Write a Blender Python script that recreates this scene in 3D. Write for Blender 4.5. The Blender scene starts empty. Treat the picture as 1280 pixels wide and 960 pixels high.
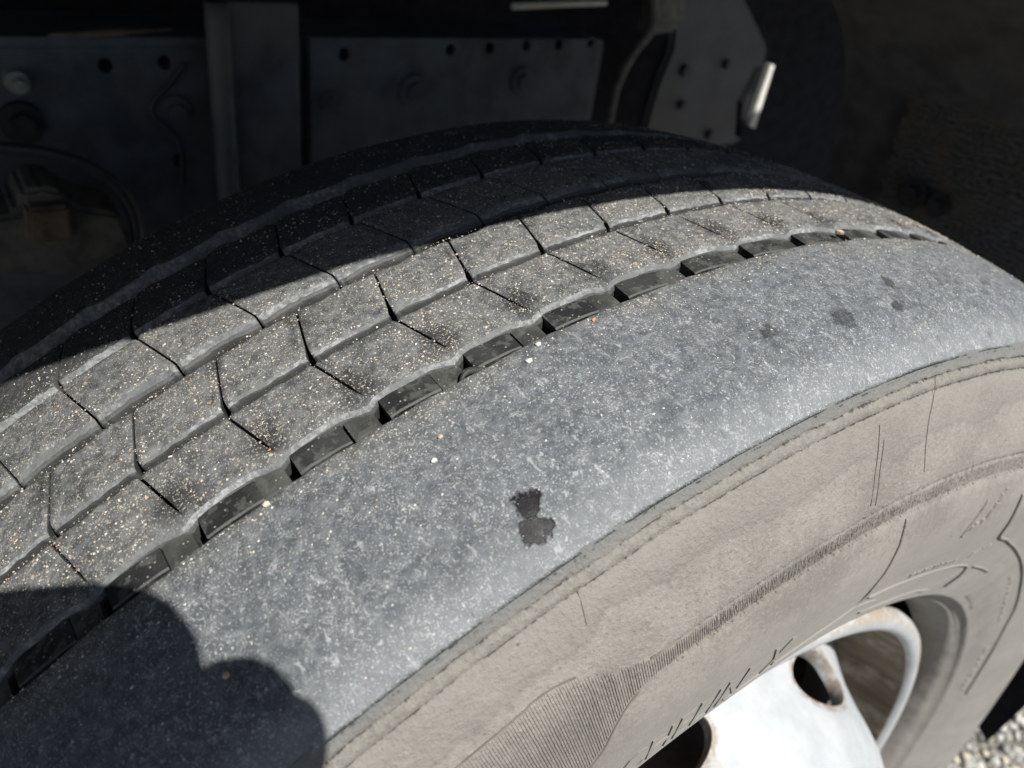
import bpy, bmesh, math, random
import numpy as np
from mathutils import Matrix, Vector

random.seed(7)
rng = np.random.default_rng(11)
R_ = math.radians
scn = bpy.context.scene
col = scn.collection
ZC = 0.5                                   # wheel centre above the ground

# ------------------------------------------------------------------ camera
CAM = Vector((-0.27860, -0.25970, 0.62165 + ZC))
RT = Vector((0.82449761, -0.55225544, 0.12335974))
DN = Vector((-0.2177106, -0.51080822, -0.83167124))
FW = Vector((0.52230813, 0.65885423, -0.54139202))
cd = bpy.data.cameras.new('camera')
cam = bpy.data.objects.new('camera', cd)
col.objects.link(cam)
m = Matrix(((RT.x, -DN.x, -FW.x, CAM.x), (RT.y, -DN.y, -FW.y, CAM.y), (RT.z, -DN.z, -FW.z, CAM.z), (0, 0, 0, 1)))
cam.matrix_world = m
cd.sensor_width = 36.0
cd.lens = 36.0 * 1016.27 / 1280.0
cd.clip_start = 0.01
cd.clip_end = 200.0
cd.dof.use_dof = True
cd.dof.focus_distance = 0.285
cd.dof.aperture_fstop = 11.0
scn.camera = cam

# ------------------------------------------------------------------ light
SUN = Vector((0.034, -0.574, 0.818)).normalized()
el = math.asin(SUN.z)
az = math.atan2(SUN.x, SUN.y)
w = bpy.data.worlds.new('World')
scn.world = w
w.use_nodes = True
nt = w.node_tree
for n in list(nt.nodes):
    nt.nodes.remove(n)
sky = nt.nodes.new('ShaderNodeTexSky')
sky.sky_type = 'NISHITA'
sky.sun_disc = False
sky.sun_elevation = el
sky.sun_rotation = az
bg = nt.nodes.new('ShaderNodeBackground')
bg.inputs[1].default_value = 0.05
wo = nt.nodes.new('ShaderNodeOutputWorld')
nt.links.new(sky.outputs[0], bg.inputs[0])
nt.links.new(bg.outputs[0], wo.inputs[0])
sd = bpy.data.lights.new('sun', 'SUN')
sd.energy = 5.0
sd.angle = R_(0.53)
sd.color = (1.0, 0.955, 0.89)
so = bpy.data.objects.new('sun', sd)
col.objects.link(so)
so.rotation_euler = (-SUN).to_track_quat('-Z', 'Y').to_euler()
vs = scn.view_settings
vs.view_transform = 'Standard'
vs.look = 'None'
vs.exposure = 0.62
vs.gamma = 1.0
vs.use_curve_mapping = False


# ------------------------------------------------------------------ node helpers
class NT:
    def __init__(s, name):
        s.m = bpy.data.materials.new(name)
        s.m.use_nodes = True
        s.t = s.m.node_tree
        s.b = s.t.nodes['Principled BSDF']
        s._p = None

    def new(s, k, **kw):
        n = s.t.nodes.new(k)
        for a, v in kw.items():
            setattr(n, a, v)
        return n

    def put(s, sock, v):
        if v is None:
            return
        if hasattr(v, 'is_output'):
            s.t.links.new(v, sock)
        else:
            if sock.type == 'RGBA' and len(v) == 3:
                v = (*v, 1)
            sock.default_value = v

    def math(s, op, a, b=None, c=None, clamp=False):
        n = s.new('ShaderNodeMath', operation=op)
        n.use_clamp = clamp
        s.put(n.inputs[0], a)
        if b is not None:
            s.put(n.inputs[1], b)
        if c is not None:
            s.put(n.inputs[2], c)
        return n.outputs[0]

    def step(s, x, a, b, lo=0.0, hi=1.0):
        n = s.new('ShaderNodeMapRange', interpolation_type='SMOOTHSTEP')
        s.put(n.inputs[0], x)
        n.inputs[1].default_value = a
        n.inputs[2].default_value = b
        n.inputs[3].default_value = lo
        n.inputs[4].default_value = hi
        return n.outputs[0]

    def mix(s, f, a, b, mode='MIX'):
        n = s.new('ShaderNodeMix', data_type='RGBA', blend_type=mode)
        s.put(n.inputs[0], f)
        s.put(n.inputs[6], a)
        s.put(n.inputs[7], b)
        return n.outputs[2]

    def pos(s):
        if s._p is None:
            g = s.new('ShaderNodeNewGeometry')
            v = s.new('ShaderNodeVectorMath', operation='SUBTRACT')
            s.t.links.new(g.outputs['Position'], v.inputs[0])
            v.inputs[1].default_value = (0, 0, ZC)
            s._p = v.outputs[0]
        return s._p

    def sep(s, v):
        n = s.new('ShaderNodeSeparateXYZ')
        s.t.links.new(v, n.inputs[0])
        return n.outputs

    def comb(s, x, y, z=0.0):
        n = s.new('ShaderNodeCombineXYZ')
        s.put(n.inputs[0], x)
        s.put(n.inputs[1], y)
        s.put(n.inputs[2], z)
        return n.outputs[0]

    def noise(s, scale, detail=3, rough=0.55, vec=None, dist=0.0):
        n = s.new('ShaderNodeTexNoise')
        s.t.links.new(vec if vec is not None else s.pos(), n.inputs['Vector'])
        n.inputs['Scale'].default_value = scale
        n.inputs['Detail'].default_value = detail
        n.inputs['Roughness'].default_value = rough
        n.inputs['Distortion'].default_value = dist
        return n.outputs[0]

    def vor(s, scale, vec=None, rnd=1.0):
        n = s.new('ShaderNodeTexVoronoi')
        s.t.links.new(vec if vec is not None else s.pos(), n.inputs['Vector'])
        n.inputs['Scale'].default_value = scale
        n.inputs['Randomness'].default_value = rnd
        return n.outputs['Distance'], n.outputs['Color']

    def bump(s, h, strength, dist, prev=None):
        n = s.new('ShaderNodeBump')
        n.inputs['Strength'].default_value = strength
        n.inputs['Distance'].default_value = dist
        s.put(n.inputs['Height'], h)
        if prev is not None:
            s.t.links.new(prev, n.inputs['Normal'])
        return n.outputs[0]

    def fin(s, colr=None, rough=None, normal=None, metal=None, sheen=None, spec=None):
        b = s.b
        s.put(b.inputs['Base Color'], colr)
        s.put(b.inputs['Roughness'], rough)
        if normal is not None:
            s.t.links.new(normal, b.inputs['Normal'])
        s.put(b.inputs['Metallic'], metal)
        s.put(b.inputs['Specular IOR Level'], spec)
        if sheen:
            b.inputs['Sheen Weight'].default_value = sheen
            b.inputs['Sheen Roughness'].default_value = 0.45
        return s.m

    def polar(s):
        """theta (radians from the top towards +x), y, radius of the wheel"""
        x, y, z = s.sep(s.pos())
        th = s.math('ARCTAN2', x, z)
        r = s.math('SQRT', s.math('ADD', s.math('MULTIPLY', x, x), s.math('MULTIPLY', z, z)))
        return th, y, r


PITCH = R_(360 / 97)


def mat_tread():
    t = NT('dusty_tread_rubber')
    th, y, r = t.polar()
    u = t.math('MULTIPLY', th, 0.505)
    uv = t.comb(u, y, r)
    n1 = t.noise(38, 4)
    n2 = t.noise(260, 3, 0.6)
    n3 = t.noise(1500, 2, 0.6)
    rib = t.step(t.math('ADD', y, t.math('MULTIPLY', t.math('SUBTRACT', n1, 0.5), 0.03)), -0.094, -0.072)
    base = t.mix(t.step(n2, 0.3, 0.72), (0.056, 0.062, 0.067), (0.142, 0.151, 0.155))
    shoulder = t.mix(t.step(n2, 0.3, 0.72), (0.064, 0.072, 0.080), (0.126, 0.137, 0.147))
    c = t.mix(rib, shoulder, base)
    c = t.mix(t.math('MULTIPLY', t.step(n1, 0.38, 0.62), 0.30), c, t.mix(rib, (0.135, 0.147, 0.160), (0.150, 0.150, 0.144)))
    # worn light band along the shoulder edge
    edge = t.step(t.math('ADD', y, t.math('MULTIPLY', t.math('SUBTRACT', n2, 0.5), 0.008)), -0.126, -0.1405)
    c = t.mix(t.math('MULTIPLY', edge, 0.40), c, (0.26, 0.275, 0.285))
    inner = t.step(y, 0.0345, 0.041)  # shade under the arch painted in: inner ribs and far shoulder darker
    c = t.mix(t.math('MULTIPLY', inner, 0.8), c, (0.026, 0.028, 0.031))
    # oily damp marks around the ends of the sipes of the second rib
    ph = t.math('SUBTRACT', t.math('FRACT', t.math('ADD', t.math('DIVIDE', t.math('ADD', th, R_(13.7)), PITCH), 0.5)), 0.5)
    du = t.math('MULTIPLY', ph, PITCH * 0.505)
    dv = t.math('ADD', y, 0.0565)
    dist = t.math('SQRT', t.math('ADD', t.math('MULTIPLY', du, du), t.math('MULTIPLY', t.math('MULTIPLY', dv, dv), 0.55)))
    dist = t.math('ADD', dist, t.math('MULTIPLY', t.math('SUBTRACT', t.noise(120, 3), 0.5), 0.012))
    damp = t.math('MULTIPLY', t.step(dist, 0.0105, 0.002), t.step(t.noise(14, 1), 0.34, 0.50))
    c = t.mix(t.math('MULTIPLY', damp, 0.78), c, (0.018, 0.019, 0.022))
    dv2 = t.math('ADD', y, 0.0125)
    ph2 = t.math('SUBTRACT', t.math('FRACT', t.math('ADD', t.math('DIVIDE', t.math('ADD', th, R_(13.9)), PITCH), 0.5)), 0.5)
    du2 = t.math('MULTIPLY', ph2, PITCH * 0.505)
    di2 = t.math('SQRT', t.math('ADD', t.math('MULTIPLY', du2, du2), t.math('MULTIPLY', t.math('MULTIPLY', dv2, dv2), 0.3)))
    di2 = t.math('ADD', di2, t.math('MULTIPLY', t.math('SUBTRACT', t.noise(95, 3), 0.5), 0.014))
    damp2 = t.math('MULTIPLY', t.step(di2, 0.0075, 0.001), t.step(t.noise(23, 1), 0.46, 0.58))
    c = t.mix(t.math('MULTIPLY', damp2, 0.6), c, (0.022, 0.023, 0.026))
    # random dark rubbed patches
    c = t.mix(t.math('MULTIPLY', t.step(t.noise(62, 3, 0.6), 0.6, 0.72), t.math('ADD', 0.14, t.math('MULTIPLY', rib, 0.34))), c, (0.035, 0.036, 0.038))
    # pale flecks of dust caught in the rubber
    warp = t.new('ShaderNodeVectorMath', operation='ADD')
    nz = t.new('ShaderNodeTexNoise')
    t.t.links.new(t.pos(), nz.inputs['Vector'])
    nz.inputs['Scale'].default_value = 420
    sc = t.new('ShaderNodeVectorMath', operation='SCALE')
    t.t.links.new(nz.outputs['Color'], sc.inputs[0])
    sc.inputs['Scale'].default_value = 0.0028
    t.t.links.new(t.pos(), warp.inputs[0])
    t.t.links.new(sc.outputs[0], warp.inputs[1])
    for (scale, lo, dd, op, ca, cb) in ((1500, 0.50, 0.42, 0.7, (0.33, 0.31, 0.26), (0.40, 0.42, 0.43)), (1050, 0.58, 0.38, 0.85, (0.36, 0.33, 0.27), (0.42, 0.43, 0.43)),
                                        (520, 0.80, 0.30, 0.85, (0.42, 0.38, 0.30), (0.46, 0.48, 0.50)),
                                        (260, 0.90, 0.22, 0.7, (0.45, 0.36, 0.26), (0.44, 0.47, 0.49))):
        d, vc = t.vor(scale, warp.outputs[0])
        cr, cg, cb_ = t.sep(vc)
        mk = t.math('MULTIPLY', t.step(d, dd, dd * 0.6), t.math('GREATER_THAN', cr, lo))
        mk = t.math('MULTIPLY', mk, t.math('MULTIPLY', t.step(n1, 0.28, 0.6, 0.35, 1.0), t.math('ADD', 0.35, cg)))
        mk = t.math('MULTIPLY', mk, t.math('ADD', t.math('MULTIPLY', rib, 0.65), 0.6 if scale < 1200 else 0.8))
        mk = t.math('MULTIPLY', mk, t.step(y, 0.05, 0.03, 0.3, 1.0))
        c = t.mix(t.math('MULTIPLY', mk, op, clamp=True), c, t.mix(rib, cb, ca))
    # fine scuffs on the shoulder, running across
    sv = t.comb(t.math('MULTIPLY', u, 1.0), t.math('MULTIPLY', y, 0.45), t.math('MULTIPLY', r, 0.4))
    sc2 = t.step(t.noise(420, 3, 0.7, sv, 0.6), 0.58, 0.74)
    s3 = t.noise(430, 2, 0.6, t.comb(t.math('ADD', u, y), t.math('MULTIPLY', t.math('SUBTRACT', y, u), 0.12)), 1.6)
    s3 = t.step(t.math('ABSOLUTE', t.math('SUBTRACT', s3, 0.5)), 0.020, 0.004)
    s4 = t.noise(390, 2, 0.6, t.comb(t.math('MULTIPLY', u, 0.14), y, 0.4), 1.2)
    s4 = t.step(t.math('ABSOLUTE', t.math('SUBTRACT', s4, 0.5)), 0.016, 0.003)
    lines = t.math('MULTIPLY', t.math('MAXIMUM', s3, s4), t.step(t.noise(170, 3, 0.7), 0.50, 0.64))
    sc2 = t.math('MAXIMUM', sc2, lines)
    nick = t.math('MULTIPLY', t.step(t.noise(330, 3, 0.6, sv, 1.0), 0.36, 0.27), t.math('SUBTRACT', 1.0, rib))
    c = t.mix(t.math('MULTIPLY', nick, 0.55), c, (0.055, 0.058, 0.062))
    c = t.mix(t.math('MULTIPLY', t.math('MULTIPLY', sc2, t.math('SUBTRACT', 1.0, rib)), 0.55), c, (0.40, 0.415, 0.425))
    # wet blots at four places
    wet = None
    nb = t.math('MULTIPLY', t.math('SUBTRACT', t.noise(230, 3, 0.6), 0.5), 0.0085)
    for (tt, rr, yy, rad) in ((-18.95, 0.4934, -0.1257, 0.0045), (-19.42, 0.4896, -0.1308, 0.0040), (-19.12, 0.4893, -0.1322, 0.0040),
                              (-2.2, 0.4967, -0.1185, 0.0058), (-6.2, 0.4978, -0.1135, 0.0040), (1.6, 0.496, -0.1205, 0.0036), (2.8, 0.4985, -0.108, 0.0032)):
        v = t.new('ShaderNodeVectorMath', operation='DISTANCE')
        t.t.links.new(t.pos(), v.inputs[0])
        v.inputs[1].default_value = (rr * math.sin(R_(tt)), yy, rr * math.cos(R_(tt)))
        q = t.math('ADD', t.math('DIVIDE', v.outputs['Value'], rad), t.math('DIVIDE', nb, rad))
        q = t.step(q, 1.10 if tt < -10 else 1.25, 0.80 if tt < -10 else 0.6, 0.0, 1.0 if tt < -10 else 0.55)
        wet = q if wet is None else t.math('MAXIMUM', wet, q)
    wcol = t.mix(t.step(t.noise(700, 2), 0.62, 0.75), (0.004, 0.004, 0.006), (0.035, 0.035, 0.04))
    c = t.mix(wet, c, wcol)
    rough = t.math('SUBTRACT', t.math('ADD', 0.62, t.math('MULTIPLY', n2, 0.25)), t.math('MULTIPLY', wet, 0.30))
    dry = t.math('SUBTRACT', 1.0, t.math('MULTIPLY', wet, 0.85))
    bp = t.bump(t.math('MULTIPLY', n3, dry), 0.55, 0.0006)
    bp = t.bump(t.math('MULTIPLY', n2, dry), 0.5, 0.0012, bp)
    bp = t.bump(t.noise(45, 2), 0.5, 0.004, bp)
    return t.fin(c, rough, bp, sheen=0.0, spec=t.math('SUBTRACT', 0.16, t.math('MULTIPLY', wet, 0.04)))


def mat_wall():
    t = NT('scuffed_groove_wall_rubber')
    n1 = t.noise(900, 3, 0.65)
    n2 = t.noise(60, 3)
    c = t.mix(t.step(n1, 0.35, 0.7), (0.055, 0.058, 0.058), (0.085, 0.089, 0.088))
    c = t.mix(t.step(n2, 0.4, 0.7), c, (0.060, 0.063, 0.062))
    bp = t.bump(n1, 0.3, 0.0006)
    return t.fin(c, 0.65, bp, spec=0.3)


def mat_lip():
    t = NT('bright_scuffed_groove_lip')
    n1 = t.noise(420, 4, 0.7)
    n2 = t.noise(45, 3)
    c = t.mix(t.step(n1, 0.38, 0.68), (0.12, 0.130, 0.136), (0.29, 0.305, 0.31))
    c = t.mix(t.math('MULTIPLY', t.step(n2, 0.42, 0.58), 0.8), c, (0.10, 0.107, 0.11))
    return t.fin(c, 0.7, t.bump(n1, 0.6, 0.0012), sheen=0.04, spec=0.3)


def mat_floor():
    t = NT('black_groove_rubber')
    n1 = t.noise(700, 3, 0.6)
    n2 = t.noise(110, 3)
    c = t.mix(n2, (0.014, 0.015, 0.015), (0.034, 0.036, 0.036))
    d, vc = t.vor(650)
    cr, cg, cb = t.sep(vc)
    mk = t.math('MULTIPLY', t.step(d, 0.28, 0.15), t.math('GREATER_THAN', cr, 0.93))
    c = t.mix(t.math('MULTIPLY', mk, 0.7), c, (0.30, 0.29, 0.27))
    bp = t.bump(n1, 0.4, 0.0006)
    return t.fin(c, 0.62, bp, spec=0.4)


def mat_platform(name, ca, cb):
    t = NT(name)
    n1 = t.noise(700, 3, 0.6)
    n2 = t.noise(60, 3)
    c = t.mix(t.step(n2, 0.35, 0.65), ca, cb)
    d, vc = t.vor(700)
    cr, cg, cb = t.sep(vc)
    mk = t.math('MULTIPLY', t.step(d, 0.3, 0.15), t.math('GREATER_THAN', cr, 0.80))
    c = t.mix(t.math('MULTIPLY', mk, 0.75), c, (0.33, 0.31, 0.28))
    n4 = t.noise(170, 4, 0.7)
    c = t.mix(t.math('MULTIPLY', t.step(n4, 0.50, 0.58), 0.55), c, (0.085, 0.088, 0.084))
    return t.fin(c, 0.65, t.bump(n1, 0.4, 0.0006), spec=0.15)


def mat_sidewall():
    t = NT('dust_coated_sidewall_rubber')
    th, y, r = t.polar()
    n1 = t.noise(22, 4, 0.6)
    n2 = t.noise(500, 3, 0.7)
    n3 = t.noise(1800, 2, 0.6)
    rv = t.comb(t.math('MULTIPLY', th, 0.44), t.math('MULTIPLY', y, 0.25), t.math('MULTIPLY', r, 0.25))
    st = t.noise(160, 3, 0.6, rv)
    c = t.mix(t.step(n1, 0.36, 0.64), (0.165, 0.156, 0.141), (0.218, 0.207, 0.188))
    c = t.mix(t.math('MULTIPLY', t.step(st, 0.5, 0.72), 0.35), c, (0.145, 0.139, 0.130))
    c = t.mix(t.math('MULTIPLY', t.step(n2, 0.50, 0.75), 0.45), c, (0.300, 0.284, 0.258))
    c = t.mix(t.math('MULTIPLY', t.step(n2, 0.46, 0.28), 0.5), c, (0.110, 0.102, 0.091))
    # tide mark of dried water below the shoulder
    wob = t.math('MULTIPLY', t.math('SUBTRACT', t.noise(26, 4, 0.65, t.comb(t.math('MULTIPLY', th, 0.45), 0.3, 0.1)), 0.5), 0.030)
    rr = t.math('ADD', r, wob)
    line = t.math('MULTIPLY', t.step(rr, 0.4555, 0.4575), t.step(rr, 0.4645, 0.458))
    c = t.mix(t.math('MULTIPLY', line, 0.34), c, (0.11, 0.104, 0.095))
    above = t.step(rr, 0.457, 0.459)
    c = t.mix(t.math('MULTIPLY', above, 0.5), c, t.mix(n1, (0.170, 0.163, 0.148), (0.215, 0.206, 0.187)))
    # grey, less dusty belt next to the tread
    belt = t.step(t.math('ADD', r, t.math('MULTIPLY', t.math('SUBTRACT', n2, 0.5), 0.004)), 0.4685, 0.4740)
    bl = t.mix(t.step(n2, 0.35, 0.65), (0.150, 0.145, 0.131), (0.195, 0.188, 0.170))
    bl = t.mix(t.step(t.math('ADD', r, t.math('MULTIPLY', t.math('SUBTRACT', n2, 0.5), 0.003)), 0.4765, 0.4785), bl, t.mix(n2, (0.095, 0.10, 0.10), (0.17, 0.175, 0.172)))
    c = t.mix(t.math('MULTIPLY', belt, 0.85), c, bl)
    # cracks along the two moulding lines
    uj = t.comb(t.math('MULTIPLY', th, 0.47), 0.0, 0.0)
    ja = t.noise(330, 3, 0.7, uj)
    jb = t.noise(90, 3, 0.6, uj)
    for (r0_, w_, thr) in ((0.4766, 0.00060, 0.47), (0.4722, 0.00062, 0.45), (0.4802, 0.0005, 0.53)):
        dd_ = t.math('ABSOLUTE', t.math('SUBTRACT', t.math('ADD', r, t.math('MULTIPLY', t.math('SUBTRACT', ja, 0.5), 0.0020)), r0_))
        ck = t.math('MULTIPLY', t.step(dd_, w_, w_ * 0.4), t.step(t.math('ADD', t.math('MULTIPLY', ja, 0.5), t.math('MULTIPLY', jb, 0.5)), thr - 0.02, thr + 0.05))
        c = t.mix(t.math('MULTIPLY', ck, 0.85), c, (0.022, 0.020, 0.018))
    jc = t.noise(520, 2, 0.6, uj)
    for (r0_, w_, thr, op) in ((0.4341, 0.00065, 0.47, 0.85), (0.4243, 0.00045, 0.55, 0.6)):
        dd_ = t.math('ABSOLUTE', t.math('SUBTRACT', t.math('ADD', r, t.math('MULTIPLY', t.math('SUBTRACT', jb, 0.5), 0.0008)), r0_))
        ck = t.math('MULTIPLY', t.math('MULTIPLY', t.step(dd_, w_, w_ * 0.4), t.step(jc, thr - 0.03, thr + 0.06)), t.step(th, R_(-16.6), R_(-15.8)))
        c = t.mix(t.math('MULTIPLY', ck, op), c, (0.020, 0.018, 0.016))
    # smoother and paler towards the bead
    low = t.step(r, 0.420, 0.385)
    c = t.mix(t.math('MULTIPLY', low, 0.55), c, (0.215, 0.207, 0.192))
    ringv = t.noise(1.0, 2, 0.5, t.comb(t.math('MULTIPLY', r, 260.0), t.math('MULTIPLY', th, 2.5), 0.0))
    c = t.mix(t.math('MULTIPLY', t.step(ringv, 0.52, 0.70), t.math('ADD', 0.10, t.math('MULTIPLY', low, 0.24))), c, (0.165, 0.152, 0.132))
    d, vc = t.vor(150)
    cr, cg, cb = t.sep(vc)
    c = t.mix(t.math('MULTIPLY', t.math('MULTIPLY', t.step(d, 0.16, 0.08), t.math('GREATER_THAN', cr, 0.93)), 0.7), c, (0.06, 0.055, 0.05))
    hb = t.math('MULTIPLY', t.step(r, 0.395, 0.44, 0.3, 1.0), 0.75)
    b1 = t.new('ShaderNodeBump')
    b1.inputs['Distance'].default_value = 0.0012
    t.put(b1.inputs['Strength'], hb)
    t.put(b1.inputs['Height'], n2)
    bp = t.bump(n3, 0.3, 0.0005, b1.outputs[0])
    bp = t.bump(t.noise(30, 2), 0.5, 0.006, bp)
    return t.fin(c, 0.85, bp, sheen=0.1, spec=0.25)


def mat_plain(name, c, rough=0.6, metal=0.0, var=0.25, scale=60, bump=0.2, dirt=None, dirt_amt=0.5, dscale=18):
    t = NT(name)
    n1 = t.noise(scale, 4, 0.6)
    a = tuple(x * (1 - var) for x in c)
    b = tuple(min(1, x * (1 + var)) for x in c)
    cc = t.mix(t.step(n1, 0.3, 0.7), a, b)
    if dirt:
        n2 = t.noise(dscale, 5, 0.65)
        cc = t.mix(t.math('MULTIPLY', t.step(n2, 0.48, 0.66), dirt_amt), cc, dirt)
    return t.fin(cc, rough, t.bump(t.noise(scale * 6, 3), bump, 0.001), metal=metal)


def mat_rim_paint():
    t = NT('chipped_white_wheel_paint')
    th, y, r = t.polar()
    n1 = t.noise(26, 5, 0.65)
    n2 = t.noise(160, 4, 0.7)
    c = t.mix(t.step(n1, 0.35, 0.7), (0.41, 0.43, 0.45), (0.32, 0.345, 0.365))
    # rusty grime: thick on the outside of the flange, streaks elsewhere
    fl = t.step(r, 0.2890, 0.2960)
    g = t.math('MULTIPLY', fl, t.step(t.math('ADD', n2, t.math('MULTIPLY', t.math('SUBTRACT', n1, 0.5), 0.8)), 0.36, 0.62))
    c = t.mix(t.math('MULTIPLY', g, 0.85), c, (0.30, 0.24, 0.17))
    sv = t.comb(t.math('MULTIPLY', th, 0.25), t.math('MULTIPLY', y, 0.12), t.math('MULTIPLY', r, 0.12))
    stq = t.step(t.noise(75, 4, 0.6, sv), 0.60, 0.76)
    c = t.mix(t.math('MULTIPLY', stq, 0.65), c, (0.33, 0.26, 0.17))
    sp = t.step(n2, 0.68, 0.76)
    c = t.mix(t.math('MULTIPLY', sp, 0.5), c, (0.30, 0.22, 0.14))
    # rust round the hand holes (nine, 40 degrees apart)
    ph = t.math('SUBTRACT', t.math('FRACT', t.math('ADD', t.math('DIVIDE', t.math('SUBTRACT', th, R_(32)), R_(40)), 0.5)), 0.5)
    du = t.math('DIVIDE', t.math('MULTIPLY', ph, R_(40) * 0.235), 0.0400)
    dv = t.math('DIVIDE', t.math('ADD', y, 0.1195), 0.0195)
    q = t.math('SQRT', t.math('ADD', t.math('MULTIPLY', du, du), t.math('MULTIPLY', dv, dv)))
    q = t.math('ADD', q, t.math('MULTIPLY', t.math('SUBTRACT', n2, 0.5), 0.35))
    c = t.mix(t.math('MULTIPLY', t.math('MULTIPLY', t.math('MULTIPLY', t.step(q, 1.10, 1.03), t.step(n2, 0.38, 0.55)), 0.65), t.step(r, 0.268, 0.262)), c, (0.20, 0.125, 0.06))
    return t.fin(c, t.math('ADD', 0.32, t.math('MULTIPLY', n1, 0.25)), t.bump(n2, 0.15, 0.0012), spec=0.5)


def mat_barrel():
    t = NT('dusty_brown_rim_well')
    th, y, r = t.polar()
    n1 = t.noise(30, 5, 0.65)
    sv = t.comb(t.math('MULTIPLY', th, 0.25), t.math('MULTIPLY', y, 0.15), 0.0)
    st = t.noise(60, 4, 0.6, sv)
    c = t.mix(t.step(st, 0.35, 0.7), (0.085, 0.062, 0.040), (0.20, 0.165, 0.115))
    c = t.mix(t.step(n1, 0.5, 0.7), c, (0.27, 0.245, 0.20))
    return t.fin(c, 0.8, t.bump(n1, 0.3, 0.002))


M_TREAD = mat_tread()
M_WALL = mat_wall()
M_LIP = mat_lip()
M_FLOOR = mat_floor()
M_PLAT = mat_platform('black_groove_platform_rubber', (0.015, 0.016, 0.017), (0.034, 0.036, 0.036))
M_PLAT2 = mat_platform('olive_grey_groove_platform_rubber', (0.032, 0.034, 0.033), (0.062, 0.065, 0.061))
M_SIDE = mat_sidewall()
M_RIM = mat_rim_paint()
M_CREASE = mat_plain('brown_sidewall_crack', (0.135, 0.120, 0.102), 0.9)
M_BARREL = mat_barrel()
M_FRAME = mat_plain('dark_grey_chassis_paint', (0.080, 0.092, 0.112), 0.6, 0, 0.35, 25, 0.4, (0.12, 0.12, 0.113), 0.7, 9)
M_FRAME2 = mat_plain('blue_grey_bracket_paint', (0.040, 0.045, 0.055), 0.5, 0, 0.25, 25, 0.25, (0.035, 0.033, 0.03), 0.6, 12)
M_BOLT = mat_plain('grey_zinc_bolt', (0.30, 0.33, 0.31), 0.45, 0.4, 0.2, 90, 0.1)
M_DBOLT = mat_plain('dark_bolt_steel', (0.035, 0.037, 0.04), 0.5, 0.3, 0.3, 90, 0.1)
M_HOSE = mat_plain('black_hose_rubber', (0.045, 0.047, 0.056), 0.35, 0, 0.2, 90, 0.1)
M_CAST = mat_plain('dirty_cast_iron', (0.11, 0.11, 0.095), 0.8, 0, 0.4, 60, 0.5, (0.18, 0.165, 0.13), 0.6, 40)
M_RUST = mat_plain('rust_brown_steel', (0.13, 0.10, 0.075), 0.8, 0, 0.35, 70, 0.5)
M_PLASTIC = mat_plain('matt_black_mudguard_plastic', (0.085, 0.085, 0.088), 0.7, 0, 0.3, 30, 0.3, (0.12, 0.105, 0.09), 0.5, 7)
M_DARK = mat_plain('black_underbody_and_void', (0.016, 0.017, 0.021), 0.8, 0, 0.3, 40, 0.3)
M_DARK.node_tree.nodes['Principled BSDF'].inputs['Specular IOR Level'].default_value = 0.05
M_PALE = mat_plain('pale_sheet_steel', (0.62, 0.61, 0.57), 0.5, 0, 0.1, 60, 0.1)
M_CAB = mat_plain('white_cab_paint', (0.62, 0.62, 0.61), 0.35, 0, 0.05, 20, 0.02)
M_DRUM = mat_plain('grey_brake_casting', (0.22, 0.185, 0.16), 0.75, 0, 0.35, 50, 0.4, (0.10, 0.07, 0.05), 0.6, 30)


def mat_mat():
    t = NT('matted_spray_guard_fibre')
    x, y, z = t.sep(t.pos())
    v = t.comb(t.math('MULTIPLY', x, 1.0), t.math('MULTIPLY', y, 0.35), t.math('MULTIPLY', z, 1.0))
    wv = t.new('ShaderNodeTexWave', wave_type='BANDS', bands_direction='Z')
    t.t.links.new(t.pos(), wv.inputs['Vector'])
    wv.inputs['Scale'].default_value = 55
    wv.inputs['Distortion'].default_value = 9.0
    wv.inputs['Detail'].default_value = 3
    n1 = t.math('ADD', t.math('MULTIPLY', wv.outputs[1], 0.12), t.math('MULTIPLY', t.noise(260, 4, 0.75), 0.88))
    n2 = t.noise(20, 4, 0.65)
    c = t.mix(t.step(n1, 0.35, 0.7), (0.05, 0.05, 0.053), (0.21, 0.205, 0.197))
    c = t.mix(t.math('MULTIPLY', t.step(n2, 0.5, 0.68), 0.7), c, (0.17, 0.135, 0.095))
    return t.fin(c, 0.9, t.bump(n1, 1.0, 0.004))


M_MAT = mat_mat()


def mat_gravel_ground():
    t = NT('crushed_gravel_ground')
    d, vc = t.vor(120)
    cr, cg, cb = t.sep(vc)
    c = t.mix(cr, (0.16, 0.155, 0.14), (0.42, 0.41, 0.37))
    c = t.mix(t.step(d, 0.3, 0.62), c, (0.06, 0.055, 0.05))
    c = t.mix(t.math('MULTIPLY', t.noise(3, 4), 0.5), c, (0.30, 0.28, 0.24))
    h = t.math('SUBTRACT', 1.0, d)
    return t.fin(c, 0.9, t.bump(h, 0.9, 0.008))


M_GROUND = mat_gravel_ground()


def flat_mat(name, c, rough=0.8):
    t = NT(name)
    n1 = t.noise(500, 3, 0.6)
    a = tuple(x * 0.75 for x in c)
    b = tuple(min(1, x * 1.2) for x in c)
    return t.fin(t.mix(n1, a, b), rough, t.bump(n1, 0.4, 0.001))


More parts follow.
